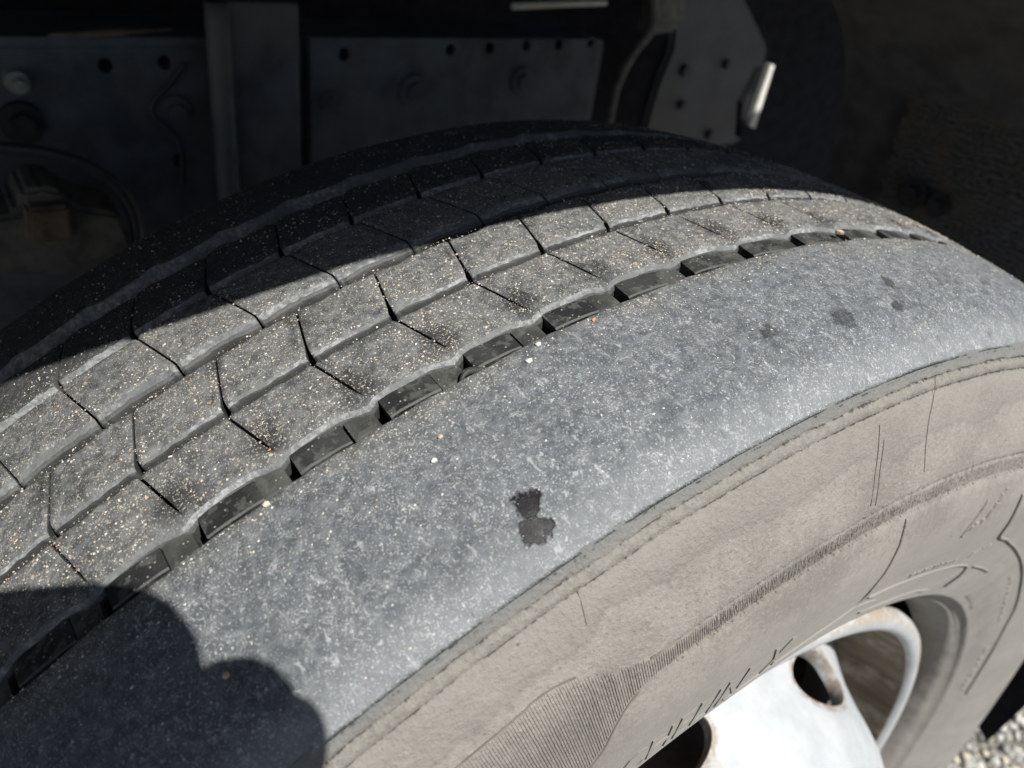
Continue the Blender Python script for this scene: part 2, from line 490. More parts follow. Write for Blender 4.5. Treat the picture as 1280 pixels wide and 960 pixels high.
M_GRAIN = [flat_mat('cream_sand_grain', (0.58, 0.50, 0.39)), flat_mat('white_sand_grain', (0.60, 0.59, 0.55)),
           flat_mat('tan_sand_grain', (0.42, 0.33, 0.23)), flat_mat('grey_sand_grain', (0.33, 0.32, 0.30)),
           flat_mat('orange_sand_grain', (0.50, 0.22, 0.10))]
M_STONE = [flat_mat('pale_grey_gravel', (0.42, 0.42, 0.40)), flat_mat('cream_gravel', (0.52, 0.48, 0.38)),
           flat_mat('mid_grey_gravel', (0.27, 0.27, 0.26)), flat_mat('white_gravel', (0.62, 0.61, 0.58))]


# ------------------------------------------------------------------ object helpers
def mesh(name, v, f, mats, idx=None, smooth=True):
    me = bpy.data.meshes.new(name)
    me.from_pydata([tuple(map(float, p)) for p in v], [], [tuple(map(int, q)) for q in f])
    for mm in (mats if isinstance(mats, (list, tuple)) else [mats]):
        me.materials.append(mm)
    if idx is not None:
        me.polygons.foreach_set('material_index', np.array(idx, dtype=np.int32))
    me.polygons.foreach_set('use_smooth', np.full(len(me.polygons), smooth, dtype=bool))
    me.update()
    return me


def link(name, me, parent=None, loc=None, rot=None):
    o = bpy.data.objects.new(name, me)
    col.objects.link(o)
    if parent is not None:
        o.parent = parent
    if loc is not None:
        o.location = loc
    if rot is not None:
        o.rotation_euler = rot
    return o


def tag(o, label=None, cat=None, group=None, kind=None):
    for k, v in (('label', label), ('category', cat), ('group', group), ('kind', kind)):
        if v:
            o[k] = v
    return o


def empty(name, loc, label, cat, group=None):
    o = bpy.data.objects.new(name, None)
    o.empty_display_size = 0.1
    col.objects.link(o)
    o.location = loc
    return tag(o, label, cat, group)


def vnoise(n, seed):
    """1-D smooth value noise sampler: f(x) with period n cells"""
    g = np.random.default_rng(seed).random(n)

    def f(x):
        x = np.asarray(x, float) % n
        i = np.floor(x).astype(int)
        q = x - i
        q = q * q * (3 - 2 * q)
        return g[i % n] * (1 - q) + g[(i + 1) % n] * q
    return f


def box(cx, cy, cz, sx, sy, sz, bev=0.0):
    bm = bmesh.new()
    bmesh.ops.create_cube(bm, size=1.0)
    bmesh.ops.scale(bm, vec=(sx, sy, sz), verts=bm.verts)
    bmesh.ops.translate(bm, vec=(cx, cy, cz), verts=bm.verts)
    if bev > 0:
        bmesh.ops.bevel(bm, geom=list(bm.edges), offset=bev, segments=2, affect='EDGES', profile=0.6)
    return bm


def from_bm(name, bm, mat, parent=None, loc=None, smooth=False):
    me = bpy.data.meshes.new(name)
    bm.to_mesh(me)
    bm.free()
    me.materials.append(mat)
    me.polygons.foreach_set('use_smooth', np.full(len(me.polygons), smooth, dtype=bool))
    return link(name, me, parent, loc)


def tube(pts, rad, n=10, closed=False):
    """swept tube through points -> verts, faces"""
    P = [Vector(p) for p in pts]
    V, F = [], []
    up = Vector((0.13, 0.31, 0.94))
    for i, p in enumerate(P):
        a = P[max(i - 1, 0)]
        b = P[min(i + 1, len(P) - 1)]
        d = (b - a).normalized()
        s = d.cross(up)
        if s.length < 1e-4:
            s = d.cross(Vector((1, 0, 0)))
        s.normalize()
        q = d.cross(s)
        rr = rad[i] if isinstance(rad, (list, tuple)) else rad
        for k in range(n):
            t = 2 * math.pi * k / n
            V.append(p + s * (math.cos(t) * rr) + q * (math.sin(t) * rr))
    for i in range(len(P) - 1):
        for k in range(n):
            F.append((i * n + k, i * n + (k + 1) % n, (i + 1) * n + (k + 1) % n, (i + 1) * n + k))
    F.append(tuple(range(n - 1, -1, -1)))
    F.append(tuple(range((len(P) - 1) * n, len(P) * n)))
    return V, F


def smooth_path(pts, sub=6):
    P = np.array(pts, float)
    out = []
    for i in range(len(P) - 1):
        p0 = P[max(i - 1, 0)]
        p1, p2 = P[i], P[i + 1]
        p3 = P[min(i + 2, len(P) - 1)]
        for k in range(sub):
            t = k / sub
            out.append(0.5 * ((2 * p1) + (-p0 + p2) * t + (2 * p0 - 5 * p1 + 4 * p2 - p3) * t * t + (-p0 + 3 * p1 - 3 * p2 + p3) * t ** 3))
    out.append(P[-1])
    return out


# ------------------------------------------------------------------ setting
gm = mesh('ground', [(-40, -40, 0), (40, -40, 0), (40, 40, 0), (-40, 40, 0)], [(0, 1, 2, 3)], M_GROUND, smooth=False)
tag(link('ground', gm), kind='structure')

# loose gravel behind the wheel, where the photo shows it
ico = bmesh.new()
bmesh.ops.create_icosphere(ico, subdivisions=1, radius=1.0)
IV = np.array([v.co[:] for v in ico.verts])
IF = np.array([[v.index for v in f.verts] for f in ico.faces])
ico.free()


def scatter_stones(name, n, xr, yr, smin, smax, parent=None):
    V, F, I = [], [], []
    k = 0
    for _ in range(n):
        s = smin + (smax - smin) * rng.random() ** 2
        q = IV * (1 + rng.uniform(-0.28, 0.28, (len(IV), 1)))
        q = q * np.array([1, rng.uniform(0.6, 1), rng.uniform(0.5, 0.85)]) * s
        a = rng.random() * 6.283
        c_, s_ = math.cos(a), math.sin(a)
        q = q @ np.array([[c_, s_, 0], [-s_, c_, 0], [0, 0, 1]])
        q = q + np.array([rng.uniform(*xr), rng.uniform(*yr), s * 0.25 + rng.random() * 0.004])
        V.append(q)
        F.append(IF + k)
        I += [int(rng.choice(4, p=[.4, .22, .25, .13]))] * len(IF)
        k += len(q)
    return link(name, mesh(name, np.concatenate(V), np.concatenate(F), M_STONE, I, smooth=False), parent)


tag(scatter_stones('gravel', 6500, (0.55, 1.75), (-0.42, 0.22), 0.0035, 0.0105),
    'pale crushed gravel on the ground behind the wheel', 'gravel', kind='stuff')

# ------------------------------------------------------------------ wheel
wheel = empty('wheel_assembly', (0, 0, 0), 'worn dusty truck tyre on a white steel rim standing on gravel', 'truck wheel')
SAG = 0.0143


def rprof(y):
    y = np.abs(np.asarray(y, float))
    r = 0.507 - SAG * (y / 0.137) ** 2.2
    r = np.where(y > 0.118, np.interp(y, [0.118, 0.125, 0.132, 0.138, 0.1416], [0.507 - SAG * (0.118 / 0.137) ** 2.2, 0.4945, 0.4905, 0.4856, 0.4814]), r)
    return r


# near sidewall profile (y, r) from the shoulder edge to the bead
SW = [(-0.1405, 0.4822), (-0.1416, 0.4806), (-0.1424, 0.4780), (-0.1434, 0.4772), (-0.1430, 0.4765), (-0.1438, 0.4757), (-0.1450, 0.4745),
      (-0.1457, 0.4728), (-0.1454, 0.4721), (-0.1458, 0.4713), (-0.1470, 0.4700), (-0.1484, 0.4665), (-0.1500, 0.4620), (-0.1520, 0.4565), (-0.1542, 0.4500),
      (-0.1562, 0.4450), (-0.1580, 0.4395), (-0.1587, 0.4360), (-0.1590, 0.4345), (-0.1587, 0.4338), (-0.1589, 0.4330), (-0.1593, 0.4300),
      (-0.1598, 0.4262), (-0.1600, 0.4247), (-0.1608, 0.4238), (-0.1616, 0.4190), (-0.1630, 0.4100), (-0.1632, 0.4000), (-0.1630, 0.3930), (-0.1620, 0.3850),
      (-0.1590, 0.3680), (-0.1550, 0.3500), (-0.1505, 0.3380), (-0.1455, 0.3275), (-0.1450, 0.3255), (-0.1430, 0.3248), (-0.1420, 0.3225), (-0.1400, 0.3210),
      (-0.1395, 0.3185), (-0.1350, 0.3150), (-0.1290, 0.3110), (-0.1230, 0.3085), (-0.1160, 0.3060)]
SWr = np.array([b for a, b in SW])[::-1]
SWy = np.array([a for a, b in SW])[::-1]


def sw_y(r):
    return np.interp(r, SWr, SWy)


def pol(th, y, r):
    return np.stack([r * np.sin(th), np.broadcast_to(y, np.shape(th)) if np.ndim(y) == 0 else y, r * np.cos(th)], -1)


TH = np.unique(np.concatenate([np.radians(np.arange(-44, 82, 0.08)), np.radians(np.arange(82, 316, 1.5))]))
NTH = len(TH)
vn1 = vnoise(1700, 3)
vn2 = vnoise(700, 4)
vn3 = vnoise(260, 5)


def revolve(prof_y, prof_r, th, mats, idx_fn=None, name='x', smooth=True):
    """prof arrays either (n,) or (n, len(th))"""
    n = len(prof_y)
    T = len(th)
    Y = np.array(prof_y, float)
    Rr = np.array(prof_r, float)
    if Y.ndim == 1:
        Y = np.repeat(Y[:, None], T, 1)
    if Rr.ndim == 1:
        Rr = np.repeat(Rr[:, None], T, 1)
    V = np.stack([Rr * np.sin(th)[None], Y, Rr * np.cos(th)[None]], -1).reshape(-1, 3)
    i, j = np.meshgrid(np.arange(n - 1), np.arange(T), indexing='ij')
    j2 = (j + 1) % T
    F = np.stack([i * T + j, i * T + j2, (i + 1) * T + j2, (i + 1) * T + j], -1).reshape(-1, 4)
    idx = np.repeat([idx_fn(k) for k in range(n - 1)], T) if idx_fn else None
    return mesh(name, V, F, mats, idx, smooth)


# tyre body: groove floors, far sidewall and inner lining
cy = [0.116, 0.129, 0.142, 0.155, 0.162, 0.163, 0.158, 0.150, 0.1416, 0.130] + list(np.linspace(0.125, -0.125, 26)) + [-0.130, -0.1385]
cr = [0.306, 0.311, 0.323, 0.350, 0.385, 0.410, 0.440, 0.462, 0.476, 0.478] + [float(rprof(q)) - 0.0095 for q in np.linspace(0.125, -0.125, 26)] + [0.480, 0.472]
tyre = link('tyre', revolve(cy, cr, np.radians(np.arange(0, 360, 1.0)), M_FLOOR, name='tyre'), wheel, (0, 0, ZC))

# near sidewall with broken moulding lines
tdeg = np.degrees(TH) % 360
Y = np.repeat(np.array([a for a, b in SW])[:, None], NTH, 1)
Rr = np.repeat(np.array([b for a, b in SW])[:, None], NTH, 1)
jit = vn1(tdeg * 1700 / 360 * 1.0)
jit2 = vn2(tdeg * 700 / 360)
jit3 = vn3(tdeg * 260 / 360)
brk = np.clip((jit2 - 0.35) * 3, 0, 1)
tsig = np.where(tdeg > 180, tdeg - 360, tdeg)
flat = np.clip((-15.6 - tsig) / 1.2, 0, 1)            # where the ribbed field widens there is no step
inz = [k for k, (a, b) in enumerate(SW) if 0.4230 < b < 0.4350]
y_a, r_a = SW[inz[0] - 1]
y_b, r_b = SW[inz[-1] + 1]
for k in inz:
    yl = y_a + (y_b - y_a) * (SW[k][1] - r_a) / (r_b - r_a)
    Y[k] = Y[k] * (1 - flat) + yl * flat
for k, (a, b) in enumerate(SW):
    if abs(b - 0.4765) < 2e-4:
        Y[k] += 0.0011 * brk * (0.4 + jit)
        Rr[k] += 0.0006 * (jit3 - .5)
    if abs(b - 0.4721) < 2e-4:
        Y[k] += 0.0009 * np.clip((jit3 - .25) * 2, 0, 1) * (0.4 + jit)
        Rr[k] += 0.0009 * (jit2 - .5)
    if abs(b - 0.4338) < 2e-4:
        Y[k] += 0.0011 * np.clip((jit - 0.25) * 1.6, 0, 1) * (1 - flat)
        Rr[k] += 0.0006 * (jit2 - .5)
    if abs(b - 0.4247) < 2e-4:
        Y[k] += 0.0009 * (jit > 0.5) * (1 - flat)
    if b > 0.474:
        Y[k] += 0.0008 * (jit3 - .5)
        Rr[k] += 0.0008 * (jit2 - .5)
side = link('sidewall', revolve(Y, Rr, TH, M_SIDE, name='sidewall'), tyre)
side['label'] = 'tan dust-coated sidewall with moulded lettering'

# ---- tread ribs
rowfine = np.array([0, .03, .08, .2, .35, .5, .65, .8, .92, .97, 1.0])


FLARES = {'flat': ((0.0, 0.0006, 0.0012, 0.0018, 0.0019), (0.0, 0.0001, 0.0002, 0.0003, 0.0004), (0.0, 0.0003, 0.0006, 0.0011, 0.0062)),
          'mid': ((0.0, 0.0012, 0.0026, 0.0040, 0.0042), (0.0, 0.0001, 0.0002, 0.0003, 0.0004), (0.0, 0.0004, 0.0009, 0.0017, 0.0062)),
          'wide': ((0.0, 0.0007, 0.0015, 0.0021, 0.0022), (0.0, 0.0001, 0.0002, 0.0003, 0.0004), (0.0, 0.0005, 0.0013, 0.0028, 0.0062)),
          'steep': ((0.0, 0.0007, 0.0016, 0.0028, 0.0030), (0.0, 0.0001, 0.0002, 0.0003, 0.0004), (0.0, 0.0009, 0.0026, 0.0048, 0.0062))}


def rib_piece(y0f, y1f, thf, gapf, depth, seed, nt_=14, tnoise=0.00018, flare=1.0, kind='flat'):
    FLARE = FLARES[kind]
    """one pitch of a rib: y0f/y1f(phi) are the near and far edges, thf(y) the sipe line, gapf(y) half gap in metres"""
    n1_ = np.random.default_rng(seed)
    fr = np.unique(np.concatenate([np.linspace(0, 1, nt_), [0.03, 0.07, 0.93, 0.97]]))
    ro = rowfine
    T, N = np.meshgrid(fr, ro, indexing='ij')
    ym = 0.5 * (y0f(0.5) + y1f(0.5))
    yb = np.zeros_like(T)
    B_ = T.shape[1]
    th = np.zeros_like(T)
    for i in range(T.shape[0]):
        for j in range(T.shape[1]):
            a0, a1 = y0f(0.5), y1f(0.5)
            yy = a0 + (a1 - a0) * N[i, j]
            t0 = thf(yy)
            g = gapf(yy) / 0.505
            tt = t0 + g + (PITCH - 2 * g) * T[i, j]
            b0, b1 = y0f(tt), y1f(tt)
            yb[i, j] = b0 + (b1 - b0) * N[i, j]
            th[i, j] = tt
    for col_, sg in ((0, 1), (B_ - 1, -1)):
        nz_ = n1_.normal(0, 0.00022, T.shape[0])
        nz_ = np.convolve(np.pad(nz_, 1, mode='edge'), [0.3, 0.5, 0.3], 'valid')
        nz_[0] = nz_[-1] = 0
        yb[:, col_] += nz_
        yb[:, col_ + sg] += nz_ * 0.8
        yb[:, col_ + 2 * sg] += nz_ * 0.5
    W = abs(y1f(0.5) - y0f(0.5))
    dy = np.minimum(N, 1 - N) * W
    gg = np.vectorize(gapf)(y0f(0.5) + (y1f(0.5) - y0f(0.5)) * N)
    dt = np.minimum(T, 1 - T) * PITCH * 0.505 + np.where(gg > 1e-6, 0, 1)
    drop = np.where(N > 0.5, 0.0014, 0.0008) * np.clip(1 - dy / 0.0017, 0, 1) ** 2 + 0.0005 * np.clip(1 - dt / 0.0012, 0, 1) ** 2
    nz = n1_.normal(0, tnoise, T.shape)
    nz[0, :] = nz[-1, :] = 0
    r = rprof(yb) - drop + nz
    V = list(pol(th.ravel(), yb.ravel(), r.ravel()))
    A, B = T.shape
    F = [(i * B + j, i * B + j + 1, (i + 1) * B + j + 1, (i + 1) * B + j) for i in range(A - 1) for j in range(B - 1)]
    I = [0] * len(F)
    # walls: outline of the top, pushed down
    loop = [(i, 0) for i in range(A)] + [(A - 1, j) for j in range(1, B)] + [(i, B - 1) for i in range(A - 2, -1, -1)] + [(0, j) for j in range(B - 2, 0, -1)]
    base = len(V)
    for (i, j) in loop:
        for q, dd in enumerate(FLARE[2]):
            out = 0.0
            fl_ = min(1.0, flare)
            if j == 0:
                out = -1
            if j == B - 1:
                out = 1
            yo = yb[i, j] + out * (FLARE[0] if out < 0 else FLARE[1])[q] * fl_ + (n1_.normal(0, 0.00012) if q in (1, 2) else 0)
            dd = dd if q < 4 else depth
            V.append(pol(np.array(th[i, j]), yo, np.array(r[i, j] - dd)))
    L = len(loop)
    for k in range(L):
        k2 = (k + 1) % L
        (i, j), (i2, j2) = loop[k], loop[k2]
        if i == i2 and i in (0, A - 1) and gg[i, j] < 1e-6 and gg[i2, j2] < 1e-6:
            continue
        for q in range(4):
            F.append((base + k * 5 + q, base + k2 * 5 + q, base + k2 * 5 + q + 1, base + k * 5 + q + 1))
            I.append(2 if (q < (3 if kind == 'steep' else 2) and j == 0 and j2 == 0) else (1 if q < (2 if kind == 'flat' else 3) else 3))
    return np.array(V), F, I


def ring_mesh(name, piece_fn, mats, count=97, th0=0.0, variants=4):
    P = [piece_fn(s) for s in range(variants)]
    V, F, I = [], [], []
    k = 0
    for n in range(count):
        v, f, idx = P[random.randrange(variants)]
        a = th0 + n * PITCH
        c_, s_ = math.cos(a), math.sin(a)
        q = np.stack([v[:, 0] * c_ + v[:, 2] * s_, v[:, 1], -v[:, 0] * s_ + v[:, 2] * c_], -1)
        V.append(q)
        F += [tuple(x + k for x in g) for g in f]
        I += idx
        k += len(v)
    return mesh(name, np.concatenate(V), F, mats, I)


def wavy(base, amp, ph0, width):
    def f(t):
        p = ((t - ph0) / PITCH + 0.5) % 1.0 - 0.5
        d = abs(p) * math.degrees(PITCH)
        return base + amp * math.exp(-(d / width) ** 2) - 0.12 * amp * math.cos(2 * math.pi * p)
    return f


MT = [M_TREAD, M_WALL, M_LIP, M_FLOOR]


def sgap(y, ya, yb_, g, wide=None):
    lo, hi = min(ya, yb_), max(ya, yb_)
    if y < lo or y > hi:
        return 0.0
    q = g
    if wide is not None and abs(y - wide) < 0.0035:
        q = g * (1 + 1.2 * (1 - abs(y - wide) / 0.0035))
    e = min(abs(y - yb_), 0.004) / 0.004
    return q * (0.35 + 0.65 * e)


# second rib: one ring with a short cut per pitch
th12 = lambda y: R_(0.66) * (-(y + 0.039) / 0.0195)
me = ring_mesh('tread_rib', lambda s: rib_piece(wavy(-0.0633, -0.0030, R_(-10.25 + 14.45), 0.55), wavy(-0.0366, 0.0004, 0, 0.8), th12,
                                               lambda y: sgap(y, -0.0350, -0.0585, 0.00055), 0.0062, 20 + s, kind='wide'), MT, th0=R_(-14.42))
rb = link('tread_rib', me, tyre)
rb['label'] = 'rib beside the wide groove with short slanting cuts'


def blocks(y0f, y1f, thf, gapf, depth, th0, seed, kind='flat'):
    vs_ = []
    for s in range(5):
        v, f, i = rib_piece(y0f, y1f, thf, gapf, depth, seed + s, tnoise=0.0002, kind=kind)
        vs_.append(mesh('tread_block', v, f, MT, i))
    for n in range(97):
        link('tread_block', vs_[random.randrange(5)], tyre, None, (0, th0 + n * PITCH, 0))


# third rib (between the second and middle grooves)
th23 = lambda y: R_(0.82) * ((y + 0.0335) / 0.029)
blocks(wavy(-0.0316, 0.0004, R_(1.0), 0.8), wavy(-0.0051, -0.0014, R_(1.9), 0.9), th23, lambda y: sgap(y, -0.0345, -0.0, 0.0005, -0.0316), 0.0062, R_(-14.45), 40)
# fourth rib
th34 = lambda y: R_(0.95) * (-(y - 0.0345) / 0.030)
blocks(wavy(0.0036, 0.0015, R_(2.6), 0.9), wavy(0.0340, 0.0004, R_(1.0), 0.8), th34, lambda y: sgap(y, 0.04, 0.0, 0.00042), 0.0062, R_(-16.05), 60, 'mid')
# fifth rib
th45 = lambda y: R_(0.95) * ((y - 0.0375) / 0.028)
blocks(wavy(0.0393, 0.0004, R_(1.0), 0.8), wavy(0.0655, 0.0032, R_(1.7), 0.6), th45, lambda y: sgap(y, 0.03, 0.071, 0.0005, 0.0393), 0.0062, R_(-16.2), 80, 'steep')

# shoulder ribs (continuous, smooth)
THS = np.unique(np.concatenate([np.radians(np.arange(-44, 40, 0.14)), np.radians(np.arange(40, 316, 1.5))]))
sdeg = np.degrees(THS) % 360
for sgn in (-1, 1):
    ys = np.array([0.0765, 0.0768, 0.0773, 0.079, 0.083, 0.09, 0.097, 0.104, 0.111, 0.118, 0.122, 0.125, 0.1285, 0.132, 0.135, 0.1375, 0.1393, 0.1407, 0.1416])
    if sgn > 0:
        ys = np.interp(ys, [0.0765, 0.09, 0.1416], [0.0800, 0.092, 0.1416])
    drop = 0.0008 * np.clip(1 - (ys - ys[0]) / 0.0018, 0, 1) ** 2
    rr_ = rprof(ys) - drop
    YY = np.repeat((sgn * ys)[:, None], len(THS), 1)
    RR = np.repeat(rr_[:, None], len(THS), 1)
    fa = vn3(sdeg * 260 / 360)
    fb = vnoise(90, 9)(sdeg * 90 / 360)
    YY[0:3] += -sgn * 0.0010 * (fa[None] - .5)
    RR += 0.0005 * (fb[None] - 0.5)
    RR[-2:] += 0.0007 * (fa[None] - .5)
    p = ((THS - R_(-10.25)) / PITCH + 0.5) % 1.0 - 0.5
    step_ = 0.0009 * np.exp(-(np.abs(p) * 3.71 / 0.5) ** 2)
    if sgn < 0:
        YY[0:3] += step_[None] * 0.6
    else:
        YY[0:3] += 3.0 * step_[None]
    fq = (0.0004, 0.0003, 0.0002) if sgn < 0 else (0.0048, 0.0044, 0.0022)
    wy = np.stack([YY[0] - sgn * fq[0], YY[0] - sgn * fq[1], YY[0] - sgn * fq[2], YY[0]])
    wr = np.stack([RR[0] - 0.0095, RR[0] - 0.0050, RR[0] - 0.0022, RR[0]])
    ey = np.stack([YY[-1], YY[-1] - sgn * 0.0002, YY[-1] - sgn * 0.006])
    er = np.stack([RR[-1], RR[-1] - 0.0009, RR[-1] - 0.0012])
    Yt = np.concatenate([wy, YY, ey])
    Rt = np.concatenate([wr, RR, er])
    if sgn > 0:
        Yt, Rt = Yt[::-1], Rt[::-1]
    nrow = len(Yt)
    fn = (lambda k: 1 if k < 3 else 0) if sgn < 0 else (lambda k, n=nrow: 0 if k < n - 4 else (2 if k < n - 2 else 1))
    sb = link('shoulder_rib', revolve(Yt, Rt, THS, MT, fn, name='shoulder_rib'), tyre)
    sb['label'] = 'wide smooth outer shoulder of the tread, scuffed blue grey' if sgn < 0 else 'inner shoulder of the tread in shade'

# stone-ejector platforms on the floor of the wide groove
def platform_mesh(seed):
    q = np.random.default_rng(seed)
    V, F = [], []

    def slab(t0, t1, y0, y1, top, slope=0.0):
        ts = np.radians(np.linspace(t0, t1, 6))
        k = len(V)
        rows = []
        for a, t in enumerate(ts):
            e = 0.0004 if a in (0, 5) else 0.0
            hh = top - slope * a / 5
            ring = [(y0, hh - 0.0055), (y0, hh - 0.0004 - e), (y0 + 0.0006, hh - e), (y1 - 0.0005, hh - e), (y1, hh - 0.0004 - e), (y1, hh - 0.0055)]
            rows.append(ring)
            for (yy, h) in ring:
                r = float(rprof(yy)) + h + q.normal(0, 0.00006)
                V.append((r * math.sin(t), yy, r * math.cos(t)))
        for a in range(5):
            for b in range(5):
                F.append((k + a * 6 + b, k + a * 6 + b + 1, k + (a + 1) * 6 + b + 1, k + (a + 1) * 6 + b))
        F.append(tuple(k + b for b in range(5, -1, -1)))
        F.append(tuple(k + 30 + b for b in range(6)))
    slab(0.16, 2.35 + q.uniform(-0.12, 0.05), -0.0743, -0.0652, -0.0014, 0.0006)
    nlong = len(F)
    slab(2.36, 3.46, -0.0747, -0.0654, -0.0024, 0.0003)
    return mesh('groove_platform', V, F, [M_PLAT, M_PLAT2, M_WALL], [(2 if k < 25 and k % 5 == 1 else 0) for k in range(nlong)] + [1] * (len(F) - nlong), smooth=False)


pm = [platform_mesh(s) for s in range(6)]
for n in range(97):
    o = link('groove_platform', pm[random.randrange(6)], tyre, None, (0, R_(-9.82) + n * PITCH, 0))

# torn sliver of rubber hanging in the wide groove
pts = []
V, F = [], []
for k in range(9):
    t = R_(-18.0 + k * 0.16)
    yy = -0.0768 + 0.0012 * math.sin(k * 0.5) + 0.0004 * k
    r = float(rprof(yy)) - 0.0018 + 0.0011 * math.sin(k * 0.7)
    V.append(Vector((r * math.sin(t), yy, r * math.cos(t))))
v, f = tube(V, [0.0004, .0007, .0010, .0013, .0014, .0015, .0013, .0010, .0006], 7)
o = link('torn_rubber_strip', mesh('torn_rubber_strip', v, f, M_FLOOR), tyre)
o['label'] = 'torn black sliver of rubber lying in the groove'

# ---- sidewall relief: fine radial ribbing
def ru(d):
    return float(np.interp(d, [-40, -25, -22.2, -21.3, -20.3, -19.1, -18.7, -17.5, -16.3, -15.5, 60], [.4485, .4487, .4500, .4496, .4475, .4425, .4405, .4368, .4340, .4329, .4329]))


def rl(d):
    return float(np.interp(d, [-40, -26, -21.3, -20.3, -19.4, -18.6, -17.8, -16.8, 60], [.372, .378, .4051, .4103, .4171, .4220, .4244, .4252, .4252]))


V, F = [], []
d = -42.0
q = np.random.default_rng(5)
while d < 78:
    big = 1.0 if d < -14 else max(0.45, 1 - (d + 14) / 30)
    h = (0.00032 if d < -15 else 0.00022) * big * q.uniform(0.75, 1.2)
    hw = 0.036 if d < -14 else 0.032 * q.uniform(0.7, 1.3)
    a, b = rl(d) + q.uniform(0, 0.0008), ru(d) - q.uniform(0, 0.0012)
    ns = 16 if b - a > 0.012 else 4
    k = len(V)
    for s in range(ns + 1):
        r = a + (b - a) * s / ns
        y0 = float(sw_y(r))
        if d < -15.6 and r_b < r < r_a:
            fq_ = min(1.0, (-15.6 - d) / 1.2)
            y0 = y0 * (1 - fq_) + (y_a + (y_b - y_a) * (r - r_a) / (r_b - r_a)) * fq_
        y0 -= 0.0001
        e = 0.2 if s in (0, ns) else 1
        wob = q.normal(0, 0.004) + (0 if d < -14 else q.normal(0, 0.018))
        for dt, dy in ((-hw, 0.0002), (0, -h * e), (hw, 0.0002)):
            t = R_(d + dt + wob)
            V.append((r * math.sin(t), y0 + dy, r * math.cos(t)))
    for s in range(ns):
        for c_ in range(2):
            F.append((k + s * 3 + c_, k + s * 3 + c_ + 1, k + (s + 1) * 3 + c_ + 1, k + (s + 1) * 3 + c_))
    d += 0.131 if d < -14 else 0.115
kn = link('sidewall_ribbing', mesh('sidewall_ribbing', V, F, M_SIDE, smooth=False), tyre)
kn['kind'] = 'stuff'


def sw_pt(deg, r, out=0.0):
    t = R_(deg)
    return Vector((r * math.sin(t), float(sw_y(r)) - out, r * math.cos(t)))


def ridge(name, pts, rad=0.0005, label=None, mat=None):
    """a raised moulding line on the sidewall through (degrees, radius) points"""
    P = [sw_pt(a, b, 0.0002) for a, b in smooth_path(pts, 6)]
    v, f = tube(P, rad, 6)
    o = link(name, mesh(name, v, f, mat or M_SIDE), tyre)
    return o


def groove_line(name, pts, w=0.0005):
    return ridge(name, pts, w, mat=M_FLOOR)


# raised plate border and moulding lines of the sidewall
ridge('moulding_line', [(0.9, 0.4225), (1.02, 0.4146), (1.1, 0.3981), (1.0, 0.386), (0.9, 0.374), (0.1, 0.3700), (-2.6, 0.3654), (-6, 0.362), (-11, 0.3600)], 0.0007)
ridge('moulding_line', [(0.4, 0.3710), (2.6, 0.3672), (4.4, 0.3625)], 0.0007)
ridge('moulding_line', [(17.4, 0.4118), (18.58, 0.3994), (19.6, 0.3885), (20.2, 0.3835), (21.4, 0.381), (23.5, 0.3795), (25.6, 0.3771), (31.4, 0.3723), (37.1, 0.3686), (44.7, 0.3639), (52.6, 0.3598), (58, 0.3543), (68, 0.3482), (76, 0.345)], 0.0009)
ridge('moulding_line', [(10.61, 0.3924), (10.95, 0.402), (11.33, 0.4129)], 0.0006)
ridge('moulding_line', [(1.9, 0.3735), (5.66, 0.3700), (11.6, 0.3650), (17.6, 0.3619), (20.9, 0.3590), (21.6, 0.3560), (22.4, 0.3506), (23.9, 0.3378)], 0.0008)
ridge('moulding_line', [(3.4, 0.3560), (5.8, 0.3524), (12.4, 0.3452), (20, 0.337)], 0.0008)
ridge('moulding_line', [(23.07, 0.3578), (29.9, 0.3539)], 0.0007)
for pts in ([(1.97, 0.477), (1.43, 0.4605), (1.46, 0.4419)], [(-2.53, 0.4683), (-2.6, 0.457), (-3.0, 0.4391)], [(-18.9, 0.4725), (-19.1, 0.4615)],
            [(-2.15, 0.4620), (-2.6, 0.4380)]):
    ridge('hairline_crease', pts, 0.00011, mat=M_CREASE)

ridge('hairline_crease', [(-40, 0.4490), (-24.6, 0.4492), (-22.2, 0.4502), (-21.3, 0.4498), (-20.3, 0.4479)], 0.0003, mat=M_CREASE)
ridge('hairline_crease', [(-25, 0.386), (-21.3, 0.4047), (-20.3, 0.4099), (-19.4, 0.4167), (-18.6, 0.4216), (-17.8, 0.4242)], 0.00035, mat=M_CREASE)
ridge('hairline_crease', [(-17.0, 0.4352), (-16.3, 0.4342), (-15.5, 0.4338)], 0.00035, mat=M_CREASE)

